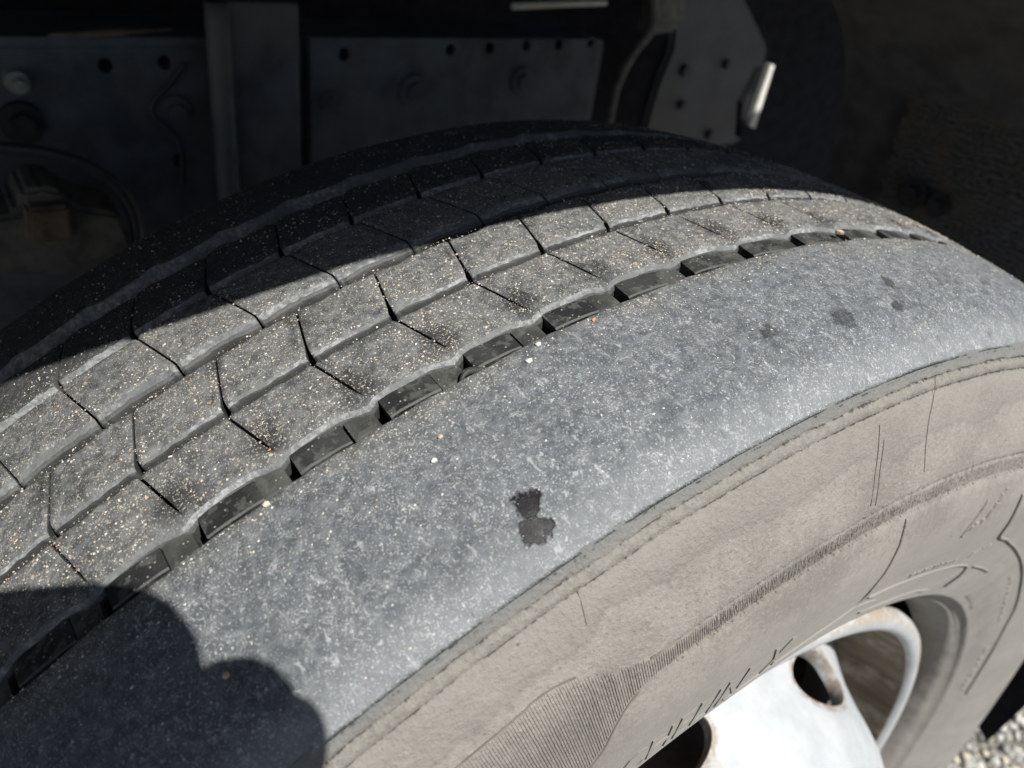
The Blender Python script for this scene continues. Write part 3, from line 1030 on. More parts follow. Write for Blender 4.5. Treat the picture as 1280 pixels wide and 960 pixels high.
# raised lettering
def wrap_text(name, txt, deg0, deg1, r0, r1, out=0.00055, tilt=None, label=None):
    cu = bpy.data.curves.new(name, 'FONT')
    cu.body = txt
    cu.size = 1.0
    cu.extrude = 0.02
    cu.resolution_u = 3
    tmp = bpy.data.objects.new('tmp_text', cu)
    col.objects.link(tmp)
    bpy.context.view_layer.update()
    dg = bpy.context.evaluated_depsgraph_get()
    me0 = bpy.data.meshes.new_from_object(tmp.evaluated_get(dg))
    bpy.data.objects.remove(tmp)
    co = np.array([v.co[:] for v in me0.vertices])
    lo, hi = co.min(0), co.max(0)
    V = []
    for x, y, z in co:
        u_ = (x - lo[0]) / max(hi[0] - lo[0], 1e-6)
        v_ = (y - lo[1]) / max(hi[1] - lo[1], 1e-6)
        if tilt is None:
            dg_, r_ = deg0 + (deg1 - deg0) * u_, r0 + (r1 - r0) * v_
        else:
            dg_, r_ = tilt(u_, v_)
        V.append(sw_pt(dg_, r_, out if z > 0 else -0.0003))
    fs = [tuple(p.vertices) for p in me0.polygons]
    o = link(name, mesh(name, V, fs, M_SIDE, smooth=False), tyre)
    if label:
        o['label'] = label
    return o


wrap_text('raised_lettering', 'MICHELIN', -22.3, -9.9, 0.3585, 0.3838, label='raised maker lettering next to the rim')
wrap_text('raised_lettering', 'X', -8.1, -6.3, 0.3585, 0.3838, label='raised letter X after the maker name')
# small illegible mouldings: rows of tiny raised bars
def tiny_row(pts, n, w, h, out=0.0006, seed=1):
    q = np.random.default_rng(seed)
    V, F = [], []
    P = smooth_path(pts, 10)
    P = [P[int(i)] for i in np.linspace(0, len(P) - 1, n)]
    for i, (dg_, r) in enumerate(P):
        hh = h * q.uniform(0.6, 1.1)
        ww = w * q.uniform(0.5, 1.0)
        k = len(V)
        for (a, b) in ((-ww, -hh), (ww, -hh), (ww, hh), (-ww, hh)):
            V.append(sw_pt(dg_ + a, r + b, -0.0003))
        for (a, b) in ((-ww, -hh), (ww, -hh), (ww, hh), (-ww, hh)):
            V.append(sw_pt(dg_ + a * 0.7, r + b * 0.8, out))
        for a in range(4):
            b = (a + 1) % 4
            F.append((k + a, k + b, k + 4 + b, k + 4 + a))
        F.append((k + 4, k + 5, k + 6, k + 7))
    o = link('raised_marking', mesh('raised_marking', V, F, M_SIDE, smooth=False), tyre)
    o['kind'] = 'stuff'
    return o


tiny_row([(7.3, 0.3728), (10.4, 0.3705), (15.2, 0.3684)], 16, 0.22, 0.0017, seed=2)
tiny_row([(11.3, 0.3972), (13.0, 0.4010), (13.2, 0.4060), (13.9, 0.4154)], 9, 0.45, 0.0022, 0.0010, seed=3)
tiny_row([(18.3, 0.3700), (20.4, 0.3745)], 6, 0.5, 0.0022, seed=4)
tiny_row([(38.9, 0.3600), (46.0, 0.3530), (53.7, 0.3490)], 11, 0.5, 0.0022, seed=5)
tiny_row([(62.5, 0.3445), (69.0, 0.3410), (74, 0.3390)], 9, 0.5, 0.0022, seed=6)
tiny_row([(37, 0.334), (44.0, 0.332)], 6, 0.5, 0.0016, seed=7)

# ------------------------------------------------------------------ rim
ry = [-0.104, -0.112, -0.116, -0.1210, -0.1265, -0.1300, -0.1318, -0.1322, -0.1310, -0.1280, -0.1235, -0.1150, -0.1000, -0.088, -0.070, -0.040, 0.060, 0.095, 0.112, 0.128, 0.131, 0.126, 0.112]
rr_ = [0.2890, 0.2895, 0.2960, 0.2985, 0.2985, 0.2970, 0.2935, 0.2890, 0.2855, 0.2832, 0.2815, 0.2800, 0.2760, 0.2705, 0.2600, 0.2520, 0.2500, 0.2640, 0.2820, 0.2860, 0.2930, 0.2985, 0.2960]
RTH = np.radians(np.arange(0, 360, 1.0))
rim = link('rim', revolve(ry, rr_, RTH, [M_RIM, M_BARREL], lambda k: 0 if k < 9 else 1, name='rim'), wheel, (0, 0, ZC))
rim['label'] = 'white steel rim with rust-speckled flange'

DO = [(-0.070, 0.2600), (-0.080, 0.2585), (-0.088, 0.2535), (-0.096, 0.2480), (-0.105, 0.2420), (-0.115, 0.2362), (-0.130, 0.2298), (-0.145, 0.2245), (-0.158, 0.2188), (-0.167, 0.2125),
      (-0.1735, 0.2045), (-0.1775, 0.193), (-0.179, 0.180), (-0.1792, 0.140), (-0.1775, 0.128), (-0.176, 0.118)]
DI = [(a + 0.0065, max(b - 0.008, 0.116)) for a, b in DO][::-1]
prof = DO + DI + [DO[0]]
dm = revolve([a for a, b in prof], [b for a, b in prof], np.radians(np.arange(0, 360, 0.75)), M_RIM, name='wheel_disc')
dtmp = bpy.data.objects.new('tmp_disc', dm)
col.objects.link(dtmp)
bmc = bmesh.new()
for k in range(9):
    t = R_(32 + 40 * k)
    ax = Vector((math.sin(t), -0.42, math.cos(t))).normalized()
    tan = Vector((math.cos(t), 0, -math.sin(t)))
    oth = ax.cross(tan)
    c0 = Vector((0.235 * math.sin(t), -0.1195, 0.235 * math.cos(t)))
    lo_, hi_ = [], []
    for j in range(40):
        a = 2 * math.pi * j / 40
        off = tan * (0.0390 * math.cos(a)) + oth * (0.0185 * math.sin(a))
        lo_.append(bmc.verts.new(c0 + off - ax * 0.055))
        hi_.append(bmc.verts.new(c0 + off + ax * 0.055))
    for j in range(40):
        bmc.faces.new((lo_[j], lo_[(j + 1) % 40], hi_[(j + 1) % 40], hi_[j]))
    bmc.faces.new(lo_[::-1])
    bmc.faces.new(hi_)
bmesh.ops.recalc_face_normals(bmc, faces=bmc.faces)
cm = bpy.data.meshes.new('tmp_cut')
bmc.to_mesh(cm)
bmc.free()
ctmp = bpy.data.objects.new('tmp_cut', cm)
col.objects.link(ctmp)
bm = bmesh.new()
bm.from_mesh(dm)
bmesh.ops.remove_doubles(bm, verts=bm.verts, dist=1e-6)
bmesh.ops.recalc_face_normals(bm, faces=bm.faces)
bm.to_mesh(dm)
bm.free()
mod = dtmp.modifiers.new('b', 'BOOLEAN')
mod.operation = 'DIFFERENCE'
mod.solver = 'EXACT'
mod.object = ctmp
bv = dtmp.modifiers.new('v', 'BEVEL')
bv.width = 0.0016
bv.segments = 2
bv.limit_method = 'ANGLE'
bv.angle_limit = R_(40)
bpy.context.view_layer.update()
dg = bpy.context.evaluated_depsgraph_get()
dme = bpy.data.meshes.new_from_object(dtmp.evaluated_get(dg))
dme.name = 'wheel_disc'
bpy.data.objects.remove(dtmp)
bpy.data.objects.remove(ctmp)
dme.polygons.foreach_set('use_smooth', np.full(len(dme.polygons), True))
if hasattr(dme, 'set_sharp_from_angle'):
    dme.set_sharp_from_angle(angle=R_(35))
disc = link('wheel_disc', dme, rim)
# nuts on the protruding face and the hub behind
for k in range(10):
    t = R_(18 + 36 * k)
    b = bmesh.new()
    bmesh.ops.create_cone(b, cap_ends=True, segments=6, radius1=0.0165, radius2=0.015, depth=0.030)
    bmesh.ops.rotate(b, cent=(0, 0, 0), matrix=Matrix.Rotation(R_(90), 3, 'X'), verts=b.verts)
    bmesh.ops.translate(b, vec=(0.1675 * math.sin(t), -0.194, 0.1675 * math.cos(t)), verts=b.verts)
    from_bm('wheel_nut', b, M_DBOLT, rim)
hub = link('hub', revolve([-0.21, -0.21, -0.205, -0.17, -0.16, -0.13], [0.001, 0.07, 0.095, 0.1, 0.117, 0.119], np.radians(np.arange(0, 360, 5)), M_DBOLT, name='hub'), rim)
brake = link('brake_drum', revolve([-0.165, -0.150, -0.145, -0.06, -0.055, 0.02, 0.10, 0.12], [0.119, 0.125, 0.165, 0.172, 0.195, 0.200, 0.200, 0.12], np.radians(np.arange(0, 360, 3)), M_DRUM, name='brake_drum'), rim)

# ------------------------------------------------------------------ truck chassis seen behind the tyre
ch = empty('truck_chassis', (0.2, 0.6, 0), 'dark grey truck frame rail with drilled holes behind the tyre', 'truck chassis')


def W(x, y, z):
    return (x, y, z + ZC)


def px(u_, v_, axis, val):
    """point of the plane axis = val (wheel-centred) at which a feature of the photograph lies"""
    q = (RT * ((u_ - 640) / 1016.27) + DN * ((v_ - 480) / 1016.27) + FW)
    c0 = Vector((CAM.x, CAM.y, CAM.z - ZC))
    t = (val - c0[axis]) / q[axis]
    p = c0 + q * t
    return Vector((p.x, p.y, p.z + ZC))


def plate_xz(name, outline, holes, y, thick, mat, parent, rot=None):
    """a plate in the xz plane with round holes, front face at y"""
    cu = bpy.data.curves.new(name, 'CURVE')
    cu.dimensions = '2D'
    cu.fill_mode = 'BOTH'
    cu.extrude = thick / 2
    cu.bevel_depth = 0.0008
    for loop in [outline] + [[(hx + hr * math.cos(2 * math.pi * k / 24), hz + hr * math.sin(2 * math.pi * k / 24)) for k in range(24)] for hx, hz, hr in holes]:
        sp = cu.splines.new('POLY')
        sp.points.add(len(loop) - 1)
        for k, (a, b) in enumerate(loop):
            sp.points[k].co = (a, b, 0, 1)
        sp.use_cyclic_u = True
    tmp = bpy.data.objects.new('tmp_plate', cu)
    col.objects.link(tmp)
    bpy.context.view_layer.update()
    me_ = bpy.data.meshes.new_from_object(tmp.evaluated_get(bpy.context.evaluated_depsgraph_get()))
    bpy.data.objects.remove(tmp)
    co = np.array([v.co[:] for v in me_.vertices])
    V = np.stack([co[:, 0], y + thick / 2 - co[:, 2], co[:, 1]], -1)
    fs = [tuple(p.vertices)[::1] for p in me_.polygons]
    mm = mesh(name, V, fs, mat, smooth=False)
    b = bmesh.new()
    b.from_mesh(mm)
    bmesh.ops.recalc_face_normals(b, faces=b.faces)
    b.to_mesh(mm)
    b.free()
    return mm


YR = 0.52
CO = Vector((0.2, 0.6, 0))


def local(o):
    """parts of the chassis are built in world coordinates"""
    o.location = o.location - CO
    return o


holes = []
for (u_, v_, rad) in ((132, 82, .0068), (206, 78, .0068)):
    p = px(u_, v_, 1, YR)
    holes.append((p.x, p.z, rad))
p0 = px(225, 200, 1, YR)
holes.append((p0.x, p0.z, 0.0075))
mm = plate_xz('frame_rail', [(-0.9, 0.69), (0.40, 0.69), (0.40, 0.945), (-0.9, 0.945)], holes, YR, 0.009, M_FRAME, None)
rail = local(link('frame_rail', mm, ch))
b = box(-0.25, YR + 0.05, 0.949, 1.3, 0.10, 0.010, 0.002)
fl = from_bm('top_flange', b, M_FRAME, rail)
b = box(-0.25, YR + 0.05, 0.686, 1.3, 0.10, 0.010, 0.002)
from_bm('bottom_flange', b, M_FRAME, rail)
b = box(0.5, 0.86, 0.60, 3.4, 0.02, 1.1, 0.002)  # dark sheet added to stand for the unlit void behind the rail
local(from_bm('dark_void_panel', b, M_DARK, ch))

# reinforcing plate with the row of holes, standing proud of the web
holes = []
for (u_, v_, rad) in ((430, 68, .0068), (563, 62, .0066), (612, 60, .0066), (658, 57, .0066), (698, 55, .0066), (738, 53, .0060), (518, 62, 0.0015)):
    p = px(u_, v_, 1, YR - 0.020)
    holes.append((p.x, p.z, rad))
xl = px(389, 100, 1, YR - 0.020).x
mm = plate_xz('reinforcing_plate', [(xl, 0.69), (0.375, 0.69), (0.375, 0.958), (xl, 0.958)], holes, YR - 0.020, 0.0085, M_FRAME, None)
local(link('reinforcing_plate', mm, ch))
# bracket plate left of the slot with a folded edge
xa, xb = px(268, 100, 1, YR - 0.034).x, px(376, 100, 1, YR - 0.034).x
b = box((xa + xb) / 2, YR - 0.028, 0.84, xb - xa, 0.012, 0.30, 0.004)
br = local(from_bm('bracket_plate', b, M_FRAME, ch))
v, f = tube([(xa + 0.004, YR - 0.040, 0.69 + 0.02 * k) for k in range(16)], 0.010, 14)
from_bm_o = link('folded_edge', mesh('folded_edge', v, f, M_FRAME), br)
# bolts and bosses
for (u_, v_, rad, mt, h) in ((20, 100, .0095, M_BOLT, .010), (26, 152, .018, M_DBOLT, .008), (412, 126, .011, M_FRAME, .004), (650, 100, .015, M_FRAME, .006),
                             (515, 112, .017, M_FRAME, .006), (218, 138, .0150, M_FRAME, .005)):
    yy = YR if u_ < 380 else YR - 0.020
    p = px(u_, v_, 1, yy)
    b = bmesh.new()
    bmesh.ops.create_cone(b, cap_ends=True, segments=20, radius1=rad, radius2=rad * 0.93, depth=h)
    bmesh.ops.rotate(b, cent=(0, 0, 0), matrix=Matrix.Rotation(R_(90), 3, 'X'), verts=b.verts)
    bmesh.ops.translate(b, vec=(p.x, yy - h / 2 - 0.0006, p.z), verts=b.verts)
    bo = local(from_bm('bolt', b, mt, ch))
    b = bmesh.new()
    bmesh.ops.create_cone(b, cap_ends=True, segments=6, radius1=rad * 0.6, radius2=rad * 0.55, depth=h)
    bmesh.ops.rotate(b, cent=(0, 0, 0), matrix=Matrix.Rotation(R_(90), 3, 'X'), verts=b.verts)
    bmesh.ops.translate(b, vec=(p.x, yy - h * 1.5 - 0.0006, p.z), verts=b.verts)
    from_bm('bolt_head', b, mt, bo)
# thin cable clipped to the web
path = [px(u_, v_, 1, YR - 0.012) for u_, v_ in ((232, 78), (212, 105), (192, 128), (196, 148), (220, 170), (228, 195), (229, 230))]
v, f = tube(smooth_path(path, 5), 0.0026, 8)
cb_ = local(link('cable', mesh('cable', v, f, M_HOSE), ch))
# painted seam under the top flange
v, f = tube([px(60, 44, 1, YR - 0.003), px(130, 42, 1, YR - 0.003), px(215, 37, 1, YR - 0.003)], [0.0012, 0.0035, 0.0012], 8)
local(link('weld_seam', mesh('weld_seam', v, f, M_RUST), ch))
# bright edge of an upper tray
v, f = tube([px(640, 8, 1, YR - 0.03), px(700, 5, 1, YR - 0.03), px(757, 3, 1, YR - 0.03)], 0.0035, 8)
local(link('tray_edge', mesh('tray_edge', v, f, M_PALE), ch))

# dirty casting at the left: spring clamp with a rusty block
def cast(name, pts, y, thick, mat, parent, bev=0.004):
    b_ = bmesh.new()
    a = [b_.verts.new(px(u_, v_, 1, y)) for u_, v_ in pts]
    b_.faces.new(a)
    r_ = bmesh.ops.extrude_face_region(b_, geom=list(b_.faces))
    bmesh.ops.translate(b_, vec=(0, thick, 0), verts=[g for g in r_['geom'] if isinstance(g, bmesh.types.BMVert)])
    bmesh.ops.recalc_face_normals(b_, faces=b_.faces)
    bmesh.ops.bevel(b_, geom=list(b_.edges), offset=bev, segments=2, affect='EDGES')
    return from_bm(name, b_, mat, parent)


local(cast('clamp_casting', [(-60, 280), (22, 268), (28, 240), (52, 233), (80, 240), (92, 258), (150, 268), (165, 300), (160, 345), (-60, 345)], 0.43, 0.06, M_CAST, ch))
local(cast('clamp_block', [(33, 262), (88, 258), (95, 302), (36, 306)], 0.415, 0.05, M_RUST, ch, 0.003))
v, f = tube(smooth_path([px(-40, 183, 1, 0.44), px(10, 186, 1, 0.44), px(60, 192, 1, 0.44), px(110, 208, 1, 0.44), px(145, 232, 1, 0.44), px(165, 262, 1, 0.44), px(172, 300, 1, 0.44), px(168, 350, 1, 0.44)], 6), 0.0052, 12)
hs = link('brake_hose', mesh('brake_hose', v, f, M_HOSE))
tag(hs, 'black rubber hose curving down beside the rusty clamp', 'hose')

# spring hanger on the right
sh = cast('spring_hanger', [(848, -60), (905, -60), (962, 60), (948, 120), (925, 180), (800, 195), (806, 160), (820, 110), (840, 60)], 0.64, 0.025, M_FRAME2, ch, 0.006)
local(sh)
for (u_, v_, rad) in ((855, 88, 0.010), (851, 131, 0.0075), (907, 80, 0.008), (886, 168, 0.009)):
    p = px(u_, v_, 1, 0.64)
    b = bmesh.new()
    bmesh.ops.create_cone(b, cap_ends=True, segments=16, radius1=rad, radius2=rad * .8, depth=0.012)
    bmesh.ops.rotate(b, cent=(0, 0, 0), matrix=Matrix.Rotation(R_(90), 3, 'X'), verts=b.verts)
    bmesh.ops.translate(b, vec=(p.x, 0.638, p.z), verts=b.verts)
    from_bm('hanger_bolt', b, M_DBOLT, sh)
v, f = tube(smooth_path([px(816, -60, 1, 0.60), px(818, 10, 1, 0.60), px(812, 40, 1, 0.60), px(792, 66, 1, 0.60), px(772, 105, 1, 0.60), px(762, 150, 1, 0.60), px(758, 190, 1, 0.60)], 5), 0.006, 10)
local(link('hanger_rib', mesh('hanger_rib', v, f, M_CAST), ch))
local(cast('hanger_gusset', [(823, -60), (862, -60), (858, 25), (845, 40), (812, 45), (820, 20)], 0.605, 0.03, M_CAST, ch, 0.004))
local(cast('lit_sheet_edge', [(964, 80), (969, 82), (944, 161), (937, 158)], 0.50, 0.010, M_PALE, ch, 0.0008))
local(cast('hanger_cheek', [(952, 84), (963, 84), (938, 162), (925, 174), (928, 130)], 0.512, 0.012, M_DARK, ch, 0.002))

# ------------------------------------------------------------------ wheel arch, its guard mat and what shades them
arch_pts = [(-0.75, 0.50), (-0.66, 0.66), (-0.52, 0.745), (-0.38, 0.768), (-0.269, 0.757), (-0.20, 0.737), (-0.118, 0.730), (-0.005, 0.7185), (0.072, 0.706), (0.14, 0.688), (0.26, 0.655),
            (0.40, 0.610), (0.52, 0.550), (0.60, 0.475), (0.635, 0.36), (0.645, 0.20), (0.65, 0.0), (0.653, -0.06)]
ap = smooth_path(arch_pts, 4)
wa = empty('wheel_arch', (0, 0.08, 0), 'black plastic mudguard arching over the tyre', 'mudguard')
V, F = [], []
Y0, Y1, TKN = -0.17, 0.33, 0.006
for i, (x_, z_) in enumerate(ap):
    a = ap[max(i - 1, 0)]
    b_ = ap[min(i + 1, len(ap) - 1)]
    tx, tz = b_[0] - a[0], b_[1] - a[1]
    L = math.hypot(tx, tz)
    nx, nz_ = -tz / L, tx / L
    for (yy, o_) in ((Y0, 0), (Y1, 0), (Y1, TKN), (Y0, TKN)):
        V.append((x_ + nx * o_, yy, z_ + nz_ * o_ + ZC))
for i in range(len(ap) - 1):
    for k in range(4):
        F.append((i * 4 + k, i * 4 + (k + 1) % 4, (i + 1) * 4 + (k + 1) % 4, (i + 1) * 4 + k))
F.append((3, 2, 1, 0))
n_ = (len(ap) - 1) * 4
F.append((n_, n_ + 1, n_ + 2, n_ + 3))
# sun reaches the sheet edge behind this through the opening added overhead
shell = link('arch_shell', mesh('arch_shell', V, F, M_PLASTIC, smooth=False), wa, (0, -0.08, 0))

# fibre mat hanging inside the rear of the arch, serrated along its edge
def mat_poly():
    left = [(1145, 104)]
    n = 16
    for k in range(1, n):
        t = k / n
        u_ = 1145 + (1080 - 1145) * t
        v_ = 104 + (300 - 104) * t
        left.append((u_ + (3.5 if k % 2 else -3.5), v_))
    left += [(1060, 380)]
    return left


b = bmesh.new()
outline = [px(u_, v_, 0, 0.608) for u_, v_ in mat_poly()]
zz = outline[-1].z
outline = outline + [Vector((0.608, outline[-1].y, 0.56)), Vector((0.608, -0.10, 0.56)), Vector((0.608, -0.155, 0.99)), Vector((0.608, 0.10, 1.0))]
vs_ = [b.verts.new(p) for p in outline]
b.faces.new(vs_)
bmesh.ops.triangulate(b, faces=b.faces)
for _ in range(4):
    es = [e for e in b.edges if e.calc_length() > 0.02]
    bmesh.ops.subdivide_edges(b, edges=es, cuts=1)
    bmesh.ops.triangulate(b, faces=b.faces)
nq = np.random.default_rng(3)
for v_ in b.verts:
    v_.co.x += nq.normal(0, 0.0005)
r_ = bmesh.ops.extrude_face_region(b, geom=list(b.faces))
bmesh.ops.translate(b, vec=(0.012, 0, 0), verts=[g for g in r_['geom'] if isinstance(g, bmesh.types.BMVert)])
bmesh.ops.recalc_face_normals(b, faces=b.faces)
mf = from_bm('spray_guard_mat', b, M_MAT)
tag(mf, 'rough black fibre mat with a serrated edge hanging at right behind the wheel', 'mud flap')
for (u_, v_, rad) in ((1145, 241, 0.017), (1177, 256, 0.013)):
    p = px(u_, v_, 0, 0.606)
    b = bmesh.new()
    bmesh.ops.create_cone(b, cap_ends=True, segments=22, radius1=rad, radius2=rad * .9, depth=0.006)
    bmesh.ops.rotate(b, cent=(0, 0, 0), matrix=Matrix.Rotation(R_(90), 3, 'Y'), verts=b.verts)
    bmesh.ops.translate(b, vec=(0.601, p.y, p.z), verts=b.verts)
    wsh = from_bm('washer', b, M_DBOLT, mf)
    b = bmesh.new()
    bmesh.ops.create_cone(b, cap_ends=True, segments=6, radius1=rad * .55, radius2=rad * .5, depth=0.010)
    bmesh.ops.rotate(b, cent=(0, 0, 0), matrix=Matrix.Rotation(R_(90), 3, 'Y'), verts=b.verts)
    bmesh.ops.translate(b, vec=(0.594, p.y, p.z), verts=b.verts)
    from_bm('bolt', b, M_DBOLT, wsh)

# lower rubber flap, its foot showing beyond the tyre at lower right
b = bmesh.new()
pts = [px(1100, 330, 0, 0.72), px(1165, 880, 0, 0.72), px(1195, 893, 0, 0.72), px(1216, 902, 0, 0.72), px(1226, 914, 0, 0.72), px(1232, 928, 0, 0.72), px(1240, 922, 0, 0.72), px(1280, 884, 0, 0.72), px(1340, 820, 0, 0.72), px(1300, 420, 0, 0.72)]
b.faces.new([b.verts.new(p) for p in pts])
r_ = bmesh.ops.extrude_face_region(b, geom=list(b.faces))
bmesh.ops.translate(b, vec=(0.012, 0, 0), verts=[g for g in r_['geom'] if isinstance(g, bmesh.types.BMVert)])
bmesh.ops.recalc_face_normals(b, faces=b.faces)
tag(from_bm('mud_flap', b, M_DARK), 'black rubber flap reaching down to the gravel behind the wheel', 'mud flap')

# cab over the wheel, unseen; its floor slab is added to block sun and sky
cb = empty('truck_cab', (0, 0.6, 0.9), 'white truck cab above the wheel, out of the frame, floor slab added to block sun and sky', 'truck cab')
hx, hy = 0.697, 0.150                     # opening added in the slab so a sliver of sun falls through
fb = None
for (x0, x1, y0, y1) in ((-1.6, hx - 0.022, -0.10, 1.5), (hx + 0.022, 2.2, -0.10, 1.5), (hx - 0.022, hx + 0.022, -0.10, hy - 0.05), (hx - 0.022, hx + 0.022, hy + 0.055, 1.5)):
    q_ = box((x0 + x1) / 2, (y0 + y1) / 2 - 0.6, 1.42 - 0.9, x1 - x0, y1 - y0, 0.03)
    if fb is None:
        fb = q_
    else:
        tm = bpy.data.meshes.new('tmp')
        q_.to_mesh(tm)
        q_.free()
        fb.from_mesh(tm)
        bpy.data.meshes.remove(tm)
from_bm('cab_shade_slab', fb, M_DARK, cb)
from_bm('cab_side', box(0.3, -0.12 - 0.6, 1.50 - 0.9, 3.8, 0.03, 0.24, 0.01), M_CAB, cb)

# ------------------------------------------------------------------ grit lying on the tread
octv = np.array([(1, 0, 0), (-1, 0, 0), (0, 1, 0), (0, -1, 0), (0, 0, 1), (0, 0, -1)], float)
octf = np.array([(0, 2, 4), (2, 1, 4), (1, 3, 4), (3, 0, 4), (2, 0, 5), (1, 2, 5), (3, 1, 5), (0, 3, 5)])
RIBS = [(-0.063, -0.0365, 0.24), (-0.031, -0.005, 0.21), (0.0045, 0.034, 0.17), (0.040, 0.066, 0.11), (0.081, 0.136, 0.12), (-0.139, -0.0775, 0.15)]


def grains(n, smin, smax, pw, probs):
    V, F, I = [], [], []
    k = 0
    pr = np.array([p for _, _, p in RIBS])
    pr = pr / pr.sum()
    cg_ = rng.random((60, 60))
    for _ in range(n):
        a, b_, _p = RIBS[rng.choice(len(RIBS), p=pr)]
        y = rng.uniform(a, b_)
        if a < -0.1:
            y = -0.0775 - 0.060 * rng.random() ** 1.7
        dgr = rng.uniform(-44, 42)
        if rng.random() > 0.12 + 1.1 * cg_[int((dgr + 44) / 1.45), int((y + 0.142) / 0.0048)] ** 2:
            continue
        t = R_(dgr)
        s = smin + (smax - smin) * rng.random() ** pw
        q = octv * (1 + rng.uniform(-0.35, 0.35, (6, 1))) * np.array([1, rng.uniform(.6, 1.1), rng.uniform(.5, .9)]) * s
        th_ = rng.random() * 6.283
        c_, s_ = math.cos(th_), math.sin(th_)
        q = q @ np.array([[c_, s_, 0], [-s_, c_, 0], [0, 0, 1]])
        r = float(rprof(y)) + s * 0.25
        up = np.array([math.sin(t), 0, math.cos(t)])
        tx = np.array([math.cos(t), 0, -math.sin(t)])
        q = q[:, :1] * tx + q[:, 1:2] * np.array([0, 1, 0]) + q[:, 2:3] * up
        V.append(q + r * up + np.array([0, y, ZC]))
        F.append(octf + k)
        I += [int(rng.choice(5, p=probs))] * 8
        k += 6
    return np.concatenate(V), np.concatenate(F), I


v, f, i_ = grains(72000, 0.00011, 0.00052, 4.2, [.36, .24, .22, .155, .025])
g = link('sand_grit', mesh('sand_grit', v, f, M_GRAIN, i_, smooth=False))
tag(g, 'fine pale sand grit sprinkled over the tread', 'grit', kind='stuff')

# larger pebbles one can pick out
PEB = [((-14.6, -0.0790), 0.0011, 1, 'white grain on the shoulder below the torn rubber sliver'),
       ((-12.0, -0.0795), 0.0011, 4, 'orange grain on the shoulder right of the torn rubber sliver'),
       ((-15.4, -0.0835), 0.0013, 1, 'white angular grain on the shoulder, second below the wide groove'),
       ((-19.9, -0.0925), 0.0010, 2, 'tan grain on the shoulder at mid width'),
       ((-20.6, -0.0985), 0.0011, 1, 'round white grain on the bare shoulder left of the wet blot'),
       ((-26.0, -0.0785), 0.0012, 0, 'cream grain at the lip of the wide groove'),
       ((-29.6, -0.1160), 0.0012, 2, 'tan grain beside the rounded shadow edge'),
       ((4.3, -0.0720), 0.0022, 2, 'yellow-brown crumb in the far end of the wide groove')]
for (dgr, y), s, mi, lab in PEB:
    q = IV * (1 + rng.uniform(-0.25, 0.25, (len(IV), 1))) * np.array([1, .8, .7]) * s
    t = R_(dgr)
    up = Vector((math.sin(t), 0, math.cos(t)))
    base = up * float(rprof(y)) + Vector((0, y, ZC))
    qq = q @ np.array([[math.cos(t), 0, -math.sin(t)], [0, 1, 0], [math.sin(t), 0, math.cos(t)]])
    o = link('pebble', mesh('pebble', qq + np.array(up) * s * 0.3, IF, M_GRAIN[mi], smooth=False), None, base)
    tag(o, lab, 'pebble', 'larger grains on the tread')

# ------------------------------------------------------------------ photographer: only the shadow of phone and hand shows
M_CLOTH = flat_mat('navy_jacket_cloth', (0.03, 0.035, 0.05))
M_SKIN = flat_mat('skin', (0.45, 0.30, 0.22), 0.5)
M_PHONE = flat_mat('black_phone_glass', (0.02, 0.02, 0.022), 0.2)
UPV = -DN


def camp(r_, u_, b_):
    """point r mm right, u mm up and b mm behind the lens"""
    return CAM + RT * (r_ / 1000) + UPV * (u_ / 1000) - FW * (b_ / 1000)


b = bmesh.new()
seg = []
x0, x1, y0_, y1_, rc = -108, 41, -14, 62, 27
for (cx_, cy_, a0) in ((x1 - rc, y1_ - rc, 0), (x0 + rc, y1_ - rc, 90), (x0 + rc, y0_ + rc, 180), (x1 - rc, y0_ + rc, 270)):
    for k in range(7):
        a = R_(a0 + 15 * k)
        seg.append((cx_ + rc * math.cos(a), cy_ + rc * math.sin(a)))
f1 = b.faces.new([b.verts.new(camp(p[0], p[1], 5)) for p in seg])
r_ = bmesh.ops.extrude_face_region(b, geom=[f1])
bmesh.ops.translate(b, vec=-FW * 0.008, verts=[g for g in r_['geom'] if isinstance(g, bmesh.types.BMVert)])
bmesh.ops.recalc_face_normals(b, faces=b.faces)
tag(from_bm('phone', b, M_PHONE), 'black phone held over the tyre, casting the square-edged shadow', 'phone')


def skin_obj(name, verts, edges, radii, mat, root=0, sub=2, parent=None):
    me_ = bpy.data.meshes.new(name)
    me_.from_pydata([tuple(v) for v in verts], edges, [])
    o = bpy.data.objects.new('tmp_skin', me_)
    col.objects.link(o)
    md = o.modifiers.new('s', 'SKIN')
    md.use_smooth_shade = True
    ss = o.modifiers.new('u', 'SUBSURF')
    ss.levels = sub
    for k, r__ in enumerate(radii):
        sv = me_.skin_vertices[0].data[k]
        sv.radius = (r__, r__)
        sv.use_root = (k == root)
    bpy.context.view_layer.update()
    m2 = bpy.data.meshes.new_from_object(o.evaluated_get(bpy.context.evaluated_depsgraph_get()))
    bpy.data.objects.remove(o)
    m2.name = name
    m2.materials.clear()
    m2.materials.append(mat)
    m2.polygons.foreach_set('use_smooth', np.full(len(m2.polygons), True))
    return link(name, m2, parent)


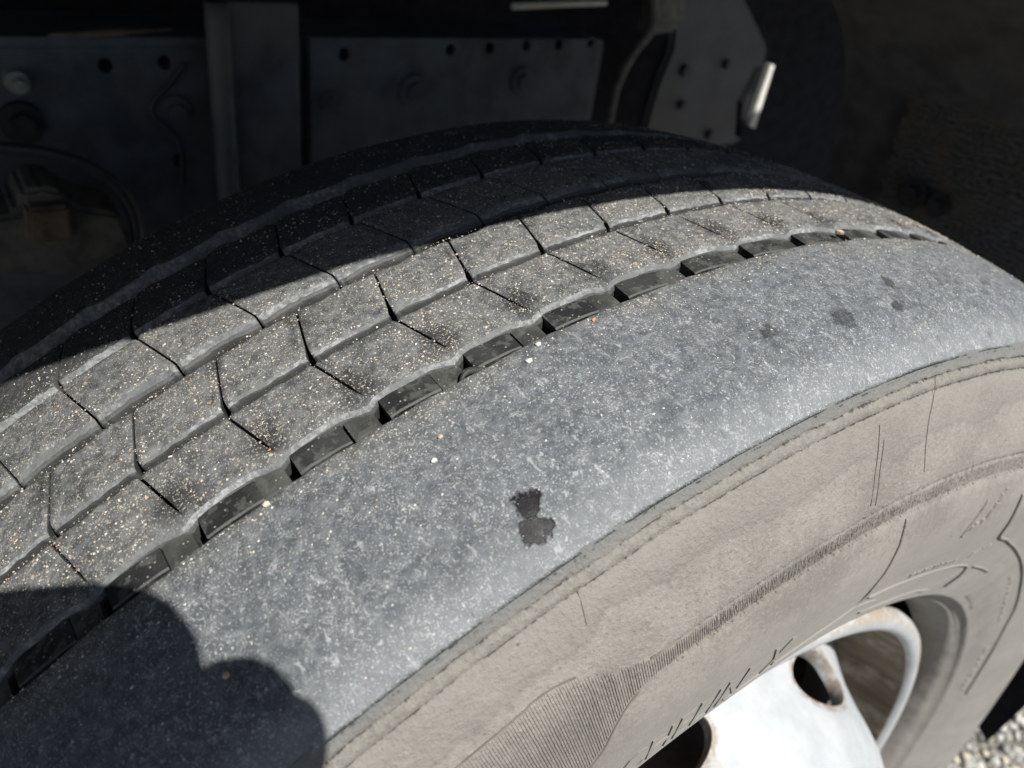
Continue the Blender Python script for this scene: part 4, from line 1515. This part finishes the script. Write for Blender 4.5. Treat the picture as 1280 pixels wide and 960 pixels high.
wrist = camp(42, -62, 45)
elbow = CAM + Vector((-0.22, -0.30, -0.18))
shR = CAM + Vector((-0.36, -0.46, 0.10))
pelvis = Vector((-0.62, -1.02, 0.92))
chest = Vector((-0.58, -0.82, 1.28))
neck = Vector((-0.60, -0.70, 1.42))
head = Vector((-0.62, -0.60, 1.55))
shL = Vector((-0.80, -0.78, 1.35))
bv_ = [pelvis, (pelvis + chest) / 2, chest, neck, head + Vector((0, -0.02, -0.05)), head, head + Vector((0, 0.01, 0.08)),
       shR, elbow, wrist, camp(38, -30, 36), camp(31, 6, 30),
       shL, Vector((-0.90, -0.85, 1.08)), Vector((-0.84, -0.66, 0.98)),
       Vector((-0.53, -1.0, 0.86)), Vector((-0.50, -0.86, 0.48)), Vector((-0.50, -0.98, 0.08)), Vector((-0.50, -0.84, 0.04)),
       Vector((-0.73, -1.0, 0.86)), Vector((-0.76, -0.90, 0.48)), Vector((-0.76, -1.04, 0.08)), Vector((-0.76, -0.90, 0.04))]
be = [(0, 1), (1, 2), (2, 3), (3, 4), (4, 5), (5, 6), (2, 7), (7, 8), (8, 9), (9, 10), (10, 11), (2, 12), (12, 13), (13, 14), (0, 15), (15, 16), (16, 17), (17, 18), (0, 19), (19, 20), (20, 21), (21, 22)]
br_ = [.15, .14, .16, .06, .085, .10, .075, .07, .045, .040, .052, .044, .07, .045, .035, .09, .065, .045, .04, .09, .065, .045, .04]
person = skin_obj('person', bv_, be, br_, M_CLOTH, 0, 1)
tag(person, 'person in a dark jacket leaning in to take the picture, seen only by their shadow', 'person')
hair = flat_mat('dark_brown_hair', (0.03, 0.02, 0.014))
trouser = flat_mat('grey_trouser_cloth', (0.09, 0.09, 0.10))
for mm_ in (M_SKIN, hair, trouser):
    person.data.materials.append(mm_)
for p in person.data.polygons:
    c_ = p.center
    if c_.z > 1.455:
        p.material_index = 2 if (c_.z > 1.58 or c_.y < -0.66) else 1
    elif (c_ - CAM).length < 0.085:
        p.material_index = 1
    elif c_.z < 0.9:
        p.material_index = 3
# fingers and thumb gripping the end of the phone
FING = [[(50, -2, 24), (64, 21, 14), (52, 27, 2), (36, 24, -3)], [(52, -10, 24), (67, 8, 12), (58, 14, -4), (26, 11, -6)],
        [(52, -18, 24), (67, -8, 12), (60, -1, -4), (26, 0, -6)], [(50, -26, 26), (60, -22, 14), (54, -14, -2), (26, -11, -4)],
        [(48, -14, 30), (40, 8, 24), (30, 16, 18), (20, 22, 17)]]
for k, fg in enumerate(FING):
    P = [camp(*p) for p in fg]
    o = skin_obj('thumb' if k == 4 else 'finger', P, [(0, 1), (1, 2), (2, 3)], [.0105, .0098, .0085, .007], M_SKIN, 0, 2, person)
